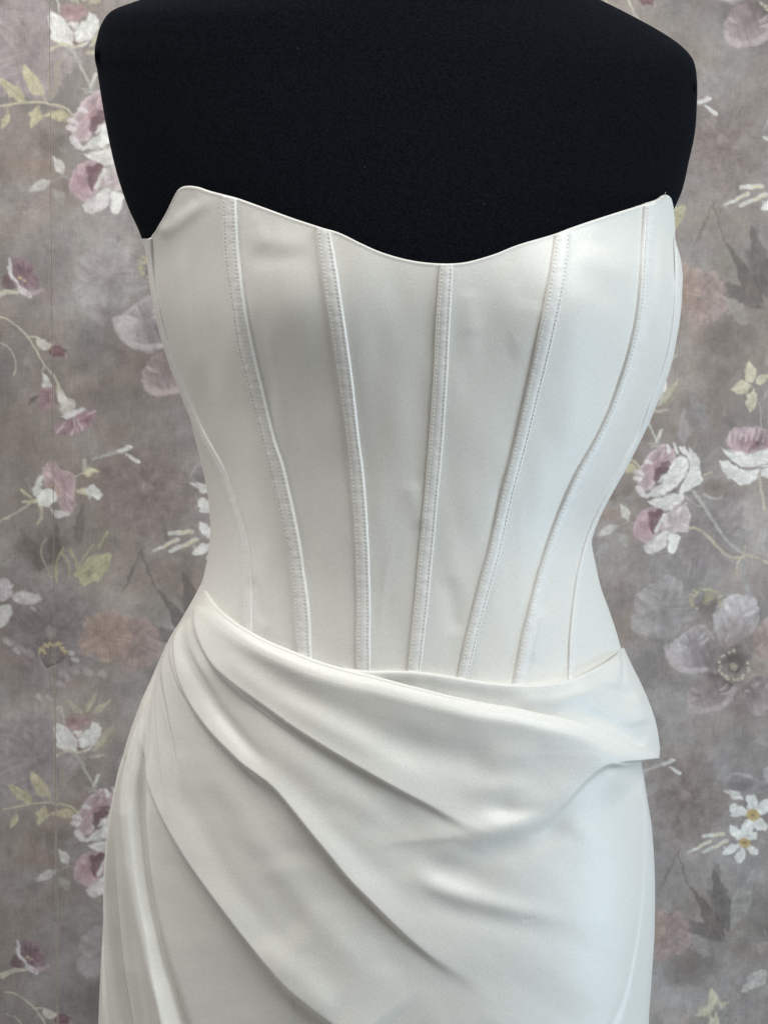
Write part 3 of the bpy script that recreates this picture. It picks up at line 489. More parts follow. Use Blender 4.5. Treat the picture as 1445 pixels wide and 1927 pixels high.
# ------------------------------------------------------------------ wall with its wallpaper rolls
def wall_pt(u, v, off=0.0):
    q = np.stack([u, v, np.ones_like(u)], -1) @ MW.T * LAM
    n = np.cross(MW[:, 0], MW[:, 1]); n /= np.linalg.norm(n)
    return CAM + (q - n * off) @ RWC.T        # off > 0: towards the room
def sample(u, v):
    ci = np.floor(u / ROLL_W); x = (u - ci * ROLL_W) * SX - 0.5; y = np.mod(v + ci * ROLL_T / 2, ROLL_T) * SY - 0.5
    x0 = np.floor(x).astype(int); y0 = np.floor(y).astype(int); fx = (x - x0)[..., None]; fy = (y - y0)[..., None]
    def g(i, j):
        c = np.floor_divide(i, TW); return tile[np.mod(j + c * (TH // 2), TH), i - c * TW]
    return (g(x0, y0) * (1 - fx) + g(x0 + 1, y0) * fx) * (1 - fy) + (g(x0, y0 + 1) * (1 - fx) + g(x0 + 1, y0 + 1) * fx) * fy
wall_root = None
uu = np.array([-1400., 2700.]); vv = np.array([-900., 2900.])
Ug, Vg = np.meshgrid(uu, vv)
front = wall_pt(Ug, Vg, -0.004); back = wall_pt(Ug, Vg, -0.104)
V = list(front.reshape(-1, 3)) + list(back.reshape(-1, 3))
wall = raw_mesh('wall', V, [(0, 1, 3, 2), (4, 6, 7, 5), (0, 4, 5, 1), (2, 3, 7, 6), (0, 2, 6, 4), (1, 5, 7, 3)], PLASTER, smooth=False)
wall['kind'] = 'structure'; wall['label'] = 'wall papered with grey brown floral print behind the dress'
SEAM = float(tex([(107, 1650)])[0, 0])
def runs(bounds):
    out = []
    for a, b, st in bounds: out.append(np.linspace(a, b, max(2, int(math.ceil((b - a) / st)) + 1))[:-1])
    return np.r_[np.concatenate(out), bounds[-1][1]]
vs = runs([(-880, -60, 12), (-60, 2010, 2.15), (2010, 2880, 12)])
G = 0.35
for k, bd in enumerate([[(SEAM - ROLL_W + G, -60, 12), (-60, SEAM - 3, 2.15), (SEAM - 3, SEAM - G, 1.2)],
                        [(SEAM + G, SEAM + 4, 1.2), (SEAM + 4, 430, 2.15), (430, 1040, 9), (1040, SEAM + ROLL_W, 2.15)],
                        [(SEAM + ROLL_W, 1560, 2.15), (1560, SEAM + 2 * ROLL_W - G, 12)]]):
    us = runs(bd); U, Vv = np.meshgrid(us, vs)
    lift = 0.0005 * np.exp(-((us - us[0]) / 3.0) ** 2) * (k == 1) + 0.0003 * np.exp(-((us - us[-1]) / 3.0) ** 2) * (k == 0)
    P = wall_pt(U, Vv, np.broadcast_to(lift, U.shape)[..., None])
    o = grid_mesh('wallpaper_strip', P, PAPER, wall)
    C = sample(U, Vv)
    if k < 2:                                    # bare paper core along the joint
        e = us[-1] if k == 0 else us[0]
        w = (np.abs(us - e) < 1.7)[None, :, None] * (0.35 + 0.4 * sstep(1100, 1450, Vv))[..., None]
        tan = np.array([*(lin((176, 160, 142)) * PK), 1.0]); C = C * (1 - w) + tan * w
    a = np.maximum(C[..., 3:], 1e-4); C = np.concatenate([C[..., :3] / a, C[..., 3:]], -1)
    ca = o.data.color_attributes.new('print', 'FLOAT_COLOR', 'POINT'); ca.data.foreach_set('color', C.reshape(-1).astype(np.float32))

# ------------------------------------------------------------------ shape of the form under the dress
SL = fn_y([(190, 100), (222, 320), (244, 395), (262, 440), (275, 478), (281, 530), (290, 580), (303, 625), (318, 670), (340, 730), (355, 775), (366, 820), (380, 875), (391, 931), (396, 994), (393, 1035), (386, 1073), (377, 1102), (347, 1159), (322, 1200), (301, 1246), (276, 1308), (255, 1367), (237, 1425), (224, 1485), (210, 1584), (201, 1679), (193, 1796), (187, 1924), (182, 2080), (178, 2500)])
SR = fn_y([(1310, 180), (1292, 311), (1280, 365), (1270, 415), (1269, 440), (1273, 462), (1280, 486), (1284, 518), (1283, 545), (1281, 580), (1276, 620), (1267, 655), (1255, 692), (1243, 725), (1228, 765), (1212, 802), (1190, 850), (1168, 898), (1148, 935), (1130, 968), (1118, 1000), (1113, 1022), (1120, 1060), (1130, 1105), (1146, 1149), (1164, 1205), (1176, 1260), (1190, 1330), (1201, 1400), (1207, 1440), (1215, 1492), (1225, 1555), (1231, 1640), (1231, 1746), (1226, 1833), (1220, 1924), (1216, 2080), (1212, 2500)])
_yy = np.arange(-400, 2700, 4.0)
def smooth_fn(fn, w, off):
    x = fn(_yy); k = np.exp(-np.linspace(-2.4, 2.4, int(w / 2) * 2 + 1) ** 2); k /= k.sum(); n = len(k) // 2
    xs = np.convolve(np.pad(x, n, mode='edge'), k, 'valid') + off
    return lambda y: np.interp(y, _yy, xs)
SLs = smooth_fn(SL, 40, -5.0); SRs = smooth_fn(SR, 48, 5.0)
SRT = fn_y([(1113, 1000), (1146, 1149), (1168, 1215), (1185, 1250), (1210, 1300), (1231, 1355), (1240, 1400), (1242, 1440), (1242, 1600)])
DY = [(-300, .04), (-100, .065), (0, .080), (150, .092), (300, .102), (450, .110), (560, .111), (700, .104), (900, .093), (1080, .088), (1250, .091), (1450, .099), (1700, .106), (2000, .108), (2500, .108)]
_d = catmull([(b, a) for a, b in DY])
def DF(y): return np.interp(y, _d[:, 1], _d[:, 0])
def prof(px, L, R, cs=0.53):
    c = L + (R - L) * cs
    t = np.where(px < c, (c - px) / (c - L), (px - c) / (R - c)); t = np.clip(t, 0, 1)
    return (1 - t ** 2.15) ** 0.52
def body_Y(px, py):
    L, R = SLs(py), SRs(py)
    low = prof(px, L, R)
    RT = SRT(py); hi = prof(px, L, np.maximum(R, RT))
    k = sstep(1427, 1436 + 1.1 * np.maximum(0, 1235 - px), py)
    k = np.maximum(k, 1 - sstep(1225, 1330, py))
    pr = hi * (1 - k) + low * k
    Y = -DF(py) * pr
    cups = 0.008 * np.exp(-((px - 520) / 135) ** 2 - ((py - 585) / 125) ** 2) + 0.009 * np.exp(-((px - 1085) / 120) ** 2 - ((py - 575) / 125) ** 2)
    return Y - cups * pr
def surf(px, py, h=0.0):
    return at(px, py, body_Y(px, py))
def surf_n(px, py):
    e = 1.5
    a = surf(px + e, py) - surf(px - e, py); b = surf(px, py + e) - surf(px, py - e)
    n = np.cross(b, a); return n / (np.linalg.norm(n, axis=-1, keepdims=True) + 1e-12)

def empty(name, loc):
    o = bpy.data.objects.new(name, None); scene.collection.objects.link(o); o.location = loc; o.empty_display_size = 0.05; return o
def adopt(root):
    bpy.context.view_layer.update()
    for o in root.children: o.matrix_parent_inverse = root.matrix_world.inverted()

# ------------------------------------------------------------------ dress form
form = empty('dress_form', (0, 0, 0.85)); form['label'] = 'black jersey covered mannequin torso wearing the white dress'; form['category'] = 'mannequin'
ML = fn_y([(560, -300), (555, -160), (520, -95), (400, -48), (310, -14), (255, 4), (214, 21), (195, 46), (187, 71), (183, 91), (183, 112), (187, 130), (190, 150), (197, 195), (210, 266), (226, 332), (247, 395), (264, 440), (284, 500), (296, 560), (345, 650), (390, 740), (420, 860), (435, 960), (440, 1020), (415, 1090), (400, 1220), (370, 1320), (330, 1450), (300, 1600), (290, 2000)])
MR = fn_y([(905, -300), (910, -160), (960, -80), (1050, -36), (1126, 0), (1176, 25), (1226, 52), (1267, 78), (1292, 101), (1303, 122), (1307, 154), (1307, 187), (1303, 249), (1290, 311), (1278, 365), (1264, 405), (1250, 460), (1250, 520), (1222, 640), (1175, 760), (1120, 860), (1070, 960), (1055, 1020), (1065, 1090), (1110, 1220), (1125, 1320), (1140, 1450), (1160, 1600), (1160, 2000)])
rows = np.r_[np.linspace(-300, -20, 24), np.linspace(-14, 160, 70), np.linspace(166, 1700, 150)]
nu = 96
P = []
for y in rows:
    L, R = float(ML(y)) - 4 * float(1 - sstep(380, 440, y)), float(MR(y)) + 4 * float(1 - sstep(340, 400, y)); c = L + (R - L) * 0.53
    th = np.linspace(0, math.pi, nu // 2 + 1)
    x = np.where(np.cos(th) < 0, c + (c - L) * np.cos(th), c + (R - c) * np.cos(th))[::-1]
    tt = np.abs(np.cos(th))[::-1]
    D = float(DF(y)) - 0.016
    fr = -D * (1 - tt ** 2.15) ** 0.52
    F_ = at(x, np.full_like(x, y), fr)
    B_ = F_[1:-1][::-1].copy(); k = (D * 0.6 * (1 - tt ** 2.3) ** 0.5)[1:-1][::-1]
    w0 = at(np.array([L, R]), np.array([y, y]), np.array([0.0, 0.0]))
    s = (x[1:-1][::-1] - L) / (R - L)
    B_ = w0[0] + (w0[1] - w0[0]) * s[:, None]; B_[:, 1] = k
    P.append(np.vstack([F_, B_]))
P = np.array(P)
torso = grid_mesh('torso', P, JERSEY, form, close_u=True, caps=True)
def arm_cap(x, y, side):
    c = at(np.array(x), np.array(y), np.array(0.0)); V = []; Fc = []; n = 28
    for k, (off, sc) in enumerate([(-0.004, 1.0), (-0.0004, 1.0), (0.0003, 0.93), (0.0004, 0.0)]):
        for i in range(n):
            a = 2 * math.pi * i / n; V.append((c[0] + side * off, c[1] + 0.014 * sc * math.cos(a), c[2] + 0.006 * sc * math.sin(a)))
    for k in range(3):
        for i in range(n): j = (i + 1) % n; Fc.append((k * n + i, k * n + j, (k + 1) * n + j, (k + 1) * n + i))
    return raw_mesh('arm_cap', V, Fc, JERSEY, form)
arm_cap(188, 106, -1); arm_cap(1300, 168, 1)
adopt(form)

# ------------------------------------------------------------------ wedding dress
dress = empty('wedding_dress', (0, 0, 0.80)); dress['label'] = 'strapless ivory satin corset wedding dress with draped wrap skirt'; dress['category'] = 'dress'
# boning channels: left edge, right edge (top -> bottom)
BN = {
 'L1': ([(281, 448), (280, 478), (283, 520), (288, 555), (301, 617), (317, 672), (341, 738), (369, 808), (409, 890), (436, 963), (450, 1025), (457, 1094), (457, 1190)], [(287, 448), (288, 478), (291, 520), (297, 555), (311, 617), (328, 672), (353, 738), (382, 808), (423, 885), (449, 957), (465, 1020), (472, 1085), (473, 1190)]),
 'L2': ([(420, 367), (426, 478), (438, 561), (450, 651), (468, 721), (485, 783), (509, 880), (530, 966), (545, 1035), (554, 1111), (560, 1232), (561, 1262)], [(445, 373), (450, 460), (459, 548), (475, 644), (499, 748), (517, 818), (537, 883), (558, 980), (571, 1063), (582, 1146), (587, 1243), (588, 1275)]),
 'L3': ([(596, 427), (606, 513), (622, 610), (637, 707), (651, 800), (661, 904), (669, 1008), (672, 1111), (671, 1290)], [(623, 435), (634, 506), (651, 617), (665, 721), (675, 815), (687, 918), (694, 1021), (697, 1132), (697, 1295)]),
 'C': ([(828, 499), (822, 581), (816, 701), (808, 824), (796, 961), (782, 1113), (765, 1284)], [(852, 498), (848, 581), (842, 701), (835, 815), (824, 935), (808, 1113), (789, 1286)]),
 'R3': ([(1044, 443), (1029, 541), (1007, 645), (981, 766), (966, 833), (945, 912), (917, 1033), (889, 1145), (856, 1296)], [(1072, 432), (1061, 533), (1039, 637), (1013, 741), (992, 828), (965, 928), (937, 1049), (909, 1153), (874, 1298)]),
 'R2': ([(1209, 388), (1204, 480), (1198, 581), (1182, 661), (1152, 752), (1117, 825), (1081, 892), (1045, 977), (1017, 1057), (989, 1161), (959, 1308)], [(1230, 381), (1227, 480), (1219, 581), (1204, 661), (1174, 752), (1140, 825), (1104, 892), (1068, 977), (1040, 1057), (1012, 1161), (981, 1308)]),
 'R1': ([(1270, 466), (1270, 520), (1267, 580), (1259, 640), (1244, 700), (1222, 762), (1202, 816), (1161, 892), (1121, 969), (1093, 1049), (1079, 1121), (1072, 1185), (1066, 1300)], [(1273, 466), (1278, 520), (1278, 580), (1270, 640), (1256, 700), (1234, 762), (1214, 808), (1177, 880), (1136, 953), (1109, 1020), (1093, 1089), (1085, 1161), (1077, 1300)]),
}
order = ['L1', 'L2', 'L3', 'C', 'R3', 'R2', 'R1']
def mid(k):
    a, b = (catmull(e) for e in BN[k]); return lambda y: (np.interp(y, a[:, 1], a[:, 0]) + np.interp(y, b[:, 1], b[:, 0])) / 2
NECK = [(283, 449), (297, 432), (314, 403), (328, 373), (337, 358), (349, 353), (368, 354), (393, 362), (420, 369), (447, 376), (492, 392), (550, 413), (596, 428), (638, 441), (679, 461), (716, 477), (760, 490), (800, 497), (838, 499), (877, 496), (927, 482), (973, 464), (1039, 444), (1072, 432), (1135, 411), (1209, 388), (1236, 379), (1250, 370), (1259, 373), (1264, 388), (1268, 420), (1270, 442), (1274, 466)]
WAIST = [(372, 1165), (440, 1195), (520, 1240), (600, 1275), (690, 1293), (780, 1288), (860, 1297), (960, 1311), (1011, 1310), (1069, 1302), (1112, 1284), (1147, 1262), (1180, 1238)]
nk = catmull(NECK, 10); wk = catmull(WAIST, 10)
def curve_between(c, xa, xb, ins_a, ins_b):
    m = (c[:, 0] > min(xa, xb) + 0.5) & (c[:, 0] < max(xa, xb) - 0.5)
    return np.vstack([ins_a, c[m], ins_b])
def bodice_h(px, py):
    """soft wrinkles of the bodice cloth, metres"""
    h = np.zeros(px.shape)
    h += ridge(px, py, [(296, 440), (330, 424), (365, 396), (408, 368)], .0013, 14, (.15, .4)) + ridge(px, py, [(325, 400), (350, 385), (375, 365)], -.0005, 16)
    h += ridge(px, py, [(345, 440), (352, 580), (385, 740)], .0012, 20)
    h += ridge(px, py, [(372, 440), (380, 580), (410, 760)], -.0010, 18)
    h += ridge(px, py, [(455, 455), (500, 452), (590, 470)], .0008, 22); h += ridge(px, py, [(455, 488), (530, 486), (590, 468)], -.0006, 18)
    h += ridge(px, py, [(472, 400), (510, 470)], .0003, 12)
    h += ridge(px, py, [(500, 560), (520, 700), (550, 860)], .0007, 20, (.4, .4)); h += ridge(px, py, [(484, 560), (500, 680), (528, 820)], -.0005, 14, (.4, .4))
    h += ridge(px, py, [(1070, 462), (1130, 492), (1200, 522)], .0011, 22, (.3, .4)); h += ridge(px, py, [(1065, 500), (1110, 530), (1180, 590)], -.0008, 26, (.4, .4))
    h += ridge(px, py, [(1075, 446), (1110, 456), (1160, 466)], -.0005, 14, (.4, .5))
    h += ridge(px, py, [(1010, 560), (985, 640), (950, 660)], .0008, 30); h += ridge(px, py, [(880, 540), (890, 640)], .0006, 20)
    h += ridge(px, py, [(1100, 640), (1080, 760), (1040, 900)], .0006, 22, (.4, .4)); h += ridge(px, py, [(820, 900), (835, 1000), (870, 1160)], .0006, 22); h += ridge(px, py, [(845, 1080), (860, 1200)], -.0010, 18)
    h += ridge(px, py, [(745, 1000), (725, 1090), (712, 1200)], .0003, 8); h += ridge(px, py, [(770, 900), (800, 1000)], .0009, 18)
    h += ridge(px, py, [(490, 1010), (505, 1130), (520, 1250)], .0009, 18, (.5, .3)); h += ridge(px, py, [(470, 1080), (500, 1180)], -.0012, 12)
    h += ridge(px, py, [(1020, 1140), (1000, 1250)], .0012, 14); h += ridge(px, py, [(1120, 1270), (1150, 1238)], -.002, 18)
    h += ridge(px, py, [(1235, 420), (1240, 520), (1225, 640)], .0012, 12); h += ridge(px, py, [(1225, 420), (1222, 520), (1205, 640)], -.0008, 8)
    h += .0016 * (vnoise(px / 75, py / 170, 3) - .5) + .0007 * (vnoise(px / 34, py / 80, 5) - .5)
    return h * 0.8
def panel(xa_f, xb_f, ya0, yb0, ya1, yb1, nu_, nv, name='bodice_panel', u=None):
    """a fabric panel between two seam lines, with a turned top edge"""
    Ta = (float(xa_f(ya0)), ya0); Tb = (float(xb_f(yb0)), yb0); Ba = (float(xa_f(ya1)), ya1); Bb = (float(xb_f(yb1)), yb1)
    T = arc(curve_between(nk, Ta[0], Tb[0], Ta, Tb)); B = arc(curve_between(wk, Ba[0], Bb[0], Ba, Bb))
    Lf = lambda v: np.stack([xa_f(ya0 + (ya1 - ya0) * v), ya0 + (ya1 - ya0) * v], -1)
    Rf = lambda v: np.stack([xb_f(yb0 + (yb1 - yb0) * v), yb0 + (yb1 - yb0) * v], -1)
    u = np.linspace(0, 1, nu_) if u is None else u
    v = np.linspace(0, 1, nv) ** 1.05
    g = coons(T, B, Lf, Rf, u, v); px, py = g[..., 0], g[..., 1]
    S = surf(px, py); N = surf_n(px, py)
    h = bodice_h(px, py); edge = np.linspace(0, 1, nv)[:, None] * (ya1 - ya0)
    h = h + 0.0003 * np.exp(-(edge / 3.5) ** 2)
    # the cloth dips a little to the seams beside each channel
    d = np.minimum(u, 1 - u)[None, :] * np.abs(g[:, -1:, 0] - g[:, :1, 0]); h = h - 0.0006 * np.exp(-(d / 10.0) ** 2)
    Pm = S + N * h[..., None]
    top = Pm[0]; n0 = N[0]; up = np.array([0, 0, 1.0])
    roll = [top + up * 0.0012 * math.sin(a) * 0.8 - n0 * 0.0012 * (1 - math.cos(a)) for a in (2.8, 2.0, 1.3, 0.6)]
    dn = Pm[8] - Pm[0]; dn /= np.linalg.norm(dn, axis=1, keepdims=True); roll = [top - n0 * 0.003 + dn * 0.006] + roll
    return grid_mesh(name, np.concatenate([np.array(roll), Pm]), SATIN, dress)
TOPY = {'L1': 449, 'L2': 372, 'L3': 432, 'C': 499, 'R3': 437, 'R2': 384, 'R1': 466}
BOTY = {'L1': 1202, 'L2': 1270, 'L3': 1293, 'C': 1288, 'R3': 1298, 'R2': 1311, 'R1': 1301}
for a, b in zip(order[:-1], order[1:]):
    n = 90
    u = np.linspace(0, 1, n)
    if a == 'L1': u = u ** 1.5
    if b == 'R1': u = 1 - (1 - u) ** 1.5
    panel(mid(a), mid(b), TOPY[a], TOPY[b], BOTY[a], BOTY[b], n, 300, u=u)
# side panels, wrapping to the back
def side_panel(xf, side, y0, y1):
    ys = np.linspace(y0, y1, 220); rowsP = []
    for y in ys:
        s = float(SL(y)) if side < 0 else float(SR(y)); m = float(xf(y))
        m = max(m + 3, s + 0.5) if side < 0 else min(m - 4, s - 0.5)
        u = np.linspace(0, 1, 26) ** 0.5; x = m + (s - m) * u
        Pf = surf(x, np.full_like(x, y))
        w = at(np.array([float(SL(y)), float(SR(y))]), np.array([y, y]), np.array([0., 0.])); cx = w[0] + (w[1] - w[0]) * 0.5
        e = w[0] if side < 0 else w[1]; hw = abs(e[0] - cx[0]); ph = np.linspace(0, math.pi / 2, 26)[1:]
        e = Pf[-1]; hw = abs(e[0] - cx[0]); Bk = np.stack([cx[0] + side * hw * np.cos(ph), e[1] + (float(DF(y)) * .75 - e[1]) * np.sin(ph), np.full_like(ph, e[2])], -1)
        rowsP.append(np.vstack([Pf, Bk]))
    Pm = np.array(rowsP)
    Pm[:, :26] += (normals(Pm)[:, :26] * (side if False else 1)) * 0.0
    return grid_mesh('side_panel', Pm if side > 0 else Pm, SATIN, dress, flip=(side < 0))
side_panel(mid('L1'), -1, 449, 1190); side_panel(mid('R1'), 1, 444, 1300)
# boning channels with their stitching
def channel(k):
    ea, eb = (catmull(e) for e in BN[k]); y0, y1 = TOPY[k] - (1 if k not in ('L1', 'R1') else 0), min(ea[-1, 1], eb[-1, 1])
    fa = lambda y: np.interp(y, ea[:, 1], ea[:, 0]); fb = lambda y: np.interp(y, eb[:, 1], eb[:, 0])
    ys = np.linspace(y0, y1, 720)
    s = np.array([-.06, 0.0, .03, .10, .17, .30, .5, .70, .83, .90, .97, 1.0, 1.06]); hh = np.array([-.0022, .0006, .0014, .0017, .00158, .00185, .0020, .00185, .00158, .0017, .0014, .0006, -.0022])
    thin = k in ('L1', 'R1')
    hh = hh * (1.0 if thin else 1.15)
    wob = (vnoise(ys / 40, ys * 0, 11 + len(k)) - .5) * 1.6
    if thin: hh = hh * 0.55
    A = fa(ys)[:, None] + wob[:, None] * 0.5; Bx = fb(ys)[:, None] + wob[:, None] * 0.5
    px = A + (Bx - A) * s[None]; tilt = (y0 - (np.interp(px[0], nk[:, 0], nk[:, 1]))) if not thin else 0 * px[0]
    py = ys[:, None] - (tilt[None] * np.exp(-(ys - y0) / 60.0)[:, None] if not thin else 0) + 0 * px
    S = surf(px, py); N = surf_n(px, py)
    hp = bodice_h(px, py)
    pk = 1 + 0.12 * (vnoise(py / 9, px / 9, 21) - .5) - 0.07 * (np.abs(np.abs(s - .5) - .335) < .02)[None] * (0.5 - 0.5 * np.cos(2 * np.pi * (py - y0 - 7 - 2.3) / 7.4))
    Pm = S + N * ((hh[None] * pk) + hp * 0.8)[..., None]
    topr = Pm[0] - N[0] * 0.0022 + np.array([0, 0, 0.0004]); Pm = np.concatenate([topr[None], Pm + 0])
    o = grid_mesh('boning_channel', Pm, CHANNEL, dress)
    # stitches: short thread lengths lying in the two sewn grooves
    V = []; Fc = []
    for sd in ((0.16, 0.84) if not thin else (0.5,)):
        if k == 'R2' and sd > .5: continue
        y = y0 + 7
        while y < y1 - 4:
            ln = 4.6
            pts = []
            for yy in (y, y + ln):
                a_, b_ = float(fa(yy)), float(fb(yy)); pts.append((a_ + (b_ - a_) * sd, yy))
            q = np.array(pts); pp = surf(q[:, 0], q[:, 1]); nn = surf_n(q[:, 0], q[:, 1]); hpq = bodice_h(q[:, 0], q[:, 1]) * .8
            c0 = pp[0] + nn[0] * (.0017 * (0.55 if thin else 1.15) + hpq[0]); c1 = pp[1] + nn[1] * (.0017 * (0.55 if thin else 1.15) + hpq[1]); cm = (c0 + c1) / 2 + nn[0] * .00035
            t = c1 - c0; t /= np.linalg.norm(t); sdv = np.cross(nn[0], t); w = .00026; b0 = len(V)
            for c, kx in ((c0, .5), (cm, 1.0), (c1, .5)):
                V += [c - sdv * w * kx - nn[0] * .0001, c + nn[0] * w * kx, c + sdv * w * kx - nn[0] * .0001]
            for i in (0, 3):
                for j in (0, 1): Fc.append((b0 + i + j, b0 + i + j + 1, b0 + i + j + 4, b0 + i + j + 3))
            y += 7.4
    st = raw_mesh('stitching', V, Fc, THREAD, o); st['kind'] = 'stuff'
    return o
for k in order: channel(k)

# ------------------------------------------------------------------ waist yoke (upper wrap layer behind the drape's edge)
EDGE = [(378, 1104), (386, 1108), (394, 1126), (413, 1149), (445, 1174), (476, 1193), (513, 1212), (559, 1231), (600, 1247), (642, 1260), (672, 1268), (708, 1276), (752, 1288), (798, 1300), (856, 1315), (914, 1327), (973, 1337), (1011, 1346), (1081, 1361), (1128, 1378), (1174, 1396), (1205, 1408), (1228, 1415), (1240, 1417)]
YT = arc([(640, 1260), (690, 1266), (740, 1266), (790, 1268), (856, 1278), (903, 1286), (957, 1291), (1011, 1291), (1069, 1282), (1112, 1264), (1147, 1243), (1172, 1223)])
YB = arc([(640, 1300), (740, 1308), (856, 1335), (973, 1356), (1081, 1378), (1174, 1406), (1240, 1421)])
ec = catmull(EDGE, 10)
def yoke():
    u = 1 - (1 - np.linspace(0, 1, 260)) ** 1.35; v = np.linspace(0, 1, 110)
    Lf = lambda v: np.stack([640 + 0 * v, 1260 + 40 * v], -1)
    rb = arc([(1172, 1223), (1185, 1250), (1210, 1300), (1231, 1355), (1239, 1400), (1240, 1421)])
    g = coons(YT, YB, Lf, rb, u, v); px, py = g[..., 0], g[..., 1]
    # base uses the yoke's own side line
    Y = -DF(py) * prof(px, SLs(py), np.maximum(SRT(py) + 0.5, SRs(py)))
    S = at(px, py, Y); N = normals(S); N = np.where(N[..., 1:2] > 0, -N, N) if False else N
    h = .0016 + .0022 * np.exp(-((v[:, None] * 60) / 22) ** 2) + 0 * px
    h += ridge(px, py, [(1168, 1228), (1166, 1262), (1160, 1300)], -.0018, 6, (.02, .6)) + ridge(px, py, [(1150, 1240), (1145, 1300)], .0012, 18)
    h += ridge(px, py, [(950, 1318), (1050, 1318), (1130, 1290)], .0016, 16) + ridge(px, py, [(1190, 1300), (1200, 1370)], .002, 20) + ridge(px, py, [(1080, 1335), (1150, 1362), (1215, 1398)], -.0022, 14, (.3, .1))
    h += .0006 * (vnoise(px / 30, py / 30, 9) - .5)
    fade = sstep(0, .06, 1 - u)[None, :]
    Pm = S + N * (h * (0.25 + 0.75 * fade))[..., None]
    top = Pm[0]; n0 = N[0]; up = np.array([0, 0, 1.0])
    roll = [top + up * .0016 * math.sin(a) - n0 * .0016 * (1 - math.cos(a)) for a in (2.9, 2.2, 1.5, .8)]
    roll = [top - n0 * .006 - up * .004] + roll
    return grid_mesh('waist_yoke', np.concatenate([np.array(roll), Pm]), SATIN, dress)
yoke()

# ------------------------------------------------------------------ draped skirt
def drape():
    nu_, nv = 880, 470
    u = (1 - np.cos(np.pi * np.linspace(0, 1, nu_))) / 2
    v = np.r_[np.linspace(0, .03, 40, endpoint=False), np.linspace(.03, .74, nv - 70, endpoint=False), np.linspace(.74, 1, 30)]
    YBOT = 2300.0
    T = arc(EDGE)
    # the top edge gathers in the knot, so few columns start there
    tw = lambda q: T(np.clip(q, 0, 1) ** 1.0)
    Bf = lambda q: np.stack([SL(YBOT) + (SR(YBOT) - SL(YBOT)) * q, YBOT + 0 * q], -1)
    yl = lambda v: 1104 + (YBOT - 1104) * v
    Lf = lambda v: np.stack([SL(yl(v)), yl(v)], -1)
    def Rf(v):
        y = 1417 + (YBOT - 1417) * v
        k = sstep(1426, 1434, y); x = 1240 * (1 - k) + SR(y) * k
        return np.stack([x, y], -1)
    g = coons(tw, Bf, Lf, Rf, u, v); px, py = g[..., 0], g[..., 1]
    kk = sstep(1426, 1434, py); px = np.minimum(px, np.maximum(SR(py), 1240) * (1 - kk) + SR(py) * kk)
    px = np.maximum(px, SL(py))
    S = at(px, py, body_Y(px, py)); N = normals(S)
    h = np.zeros(px.shape)
    e, _ = dist_to(px, py, EDGE)                 # below the edge: negative
    q = np.clip(-e / 30.0, 0, 1); h += .0062 * np.sqrt(1 - (1 - q) ** 2) * np.exp(-(np.maximum(-e - 20, 0) / 80.0) ** 1.2) + .0036 + .0030 * sstep(640, 780, px) * (1 - sstep(1190, 1235, px)) * np.exp(-np.maximum(-e, 0) / 60.0)
    f = lambda *a, **k: fold(px, py, *a, **k)
    # F2: second fold of the wrap
    h += f([(377, 1112), (375, 1140), (384, 1192), (409, 1238), (451, 1279), (500, 1317), (554, 1358), (600, 1389), (658, 1425), (708, 1454), (758, 1483), (800, 1505), (856, 1535), (920, 1562), (970, 1580)], .0072, 62, 4.5, .0004, 16, ends=(.03, .42), prof=[.35, .4, .55, .8, 1, 1, .9])
    # F3: soft valley between
    h += ridge(px, py, [(364, 1150), (368, 1213), (384, 1259), (409, 1313), (440, 1358), (480, 1405), (530, 1450)], -.0026, 12, (.05, .35))
    h += ridge(px, py, [(366, 1140), (374, 1213), (398, 1259), (425, 1313)], .0022, 10, (.05, .4))
    # F4: long fold to the lower right
    h += f([(372, 1122), (350, 1180), (345, 1220), (347, 1250), (360, 1297), (385, 1338), (418, 1382), (451, 1419), (492, 1450), (523, 1475), (559, 1517), (592, 1559), (625, 1600), (658, 1642), (698, 1684), (742, 1729), (783, 1767), (825, 1800), (885, 1838), (950, 1872)], .0076, 60, 4.5, .0004, 18, ends=(.03, .36), prof=[.3, .35, .45, .75, 1, 1, 1, 1, .8])
    # F5: soft crease
    h += f([(366, 1130), (338, 1190), (330, 1240), (331, 1280), (338, 1346), (345, 1396), (353, 1441), (366, 1500), (380, 1560)], .0040, 34, 7, .0008, 10, ends=(.03, .65))
    # F6: edge of the wrap over the inner panel
    h += f([(362, 1140), (325, 1200), (303, 1255), (293, 1310), (289, 1370), (290, 1420), (305, 1482), (322, 1526), (343, 1567), (372, 1617), (401, 1659), (434, 1704), (471, 1754), (509, 1800), (550, 1845), (600, 1887), (650, 1926), (760, 2010)], .0074, 55, 4.5, .0005, 26, ends=(.03, .1), prof=[.25, .3, .4, .8, 1, 1, 1, 1])
    # F7: outer pleat over the inner panel
    h += f([(355, 1150), (318, 1210), (298, 1270), (290, 1330), (287, 1389), (282, 1437), (278, 1490), (278, 1545), (281, 1590), (287, 1646), (297, 1708), (307, 1754), (318, 1812), (330, 1866), (341, 1924), (365, 2040)], .0140, 34, 4, .0060, 9, flip=True, ends=(.1, .05), prof=[.0, .1, .5, 1, 1, 1, 1, 1])
    # finer pleats that fan out of the gather
    h += f([(374, 1128), (390, 1195), (420, 1250), (470, 1305), (540, 1362), (620, 1412), (700, 1455)], .0022, 20, 4, .0004, 8, ends=(.1, .65), tail=.15)
    h += f([(362, 1140), (352, 1200), (357, 1262), (376, 1318), (410, 1372), (460, 1424), (520, 1490), (570, 1560)], .0024, 18, 4, .0005, 8, ends=(.1, .6), tail=.15)
    h += f([(356, 1150), (334, 1215), (320, 1285), (315, 1355), (320, 1430), (334, 1510), (360, 1590)], .0026, 18, 4, .0006, 7, ends=(.1, .6), tail=.15)
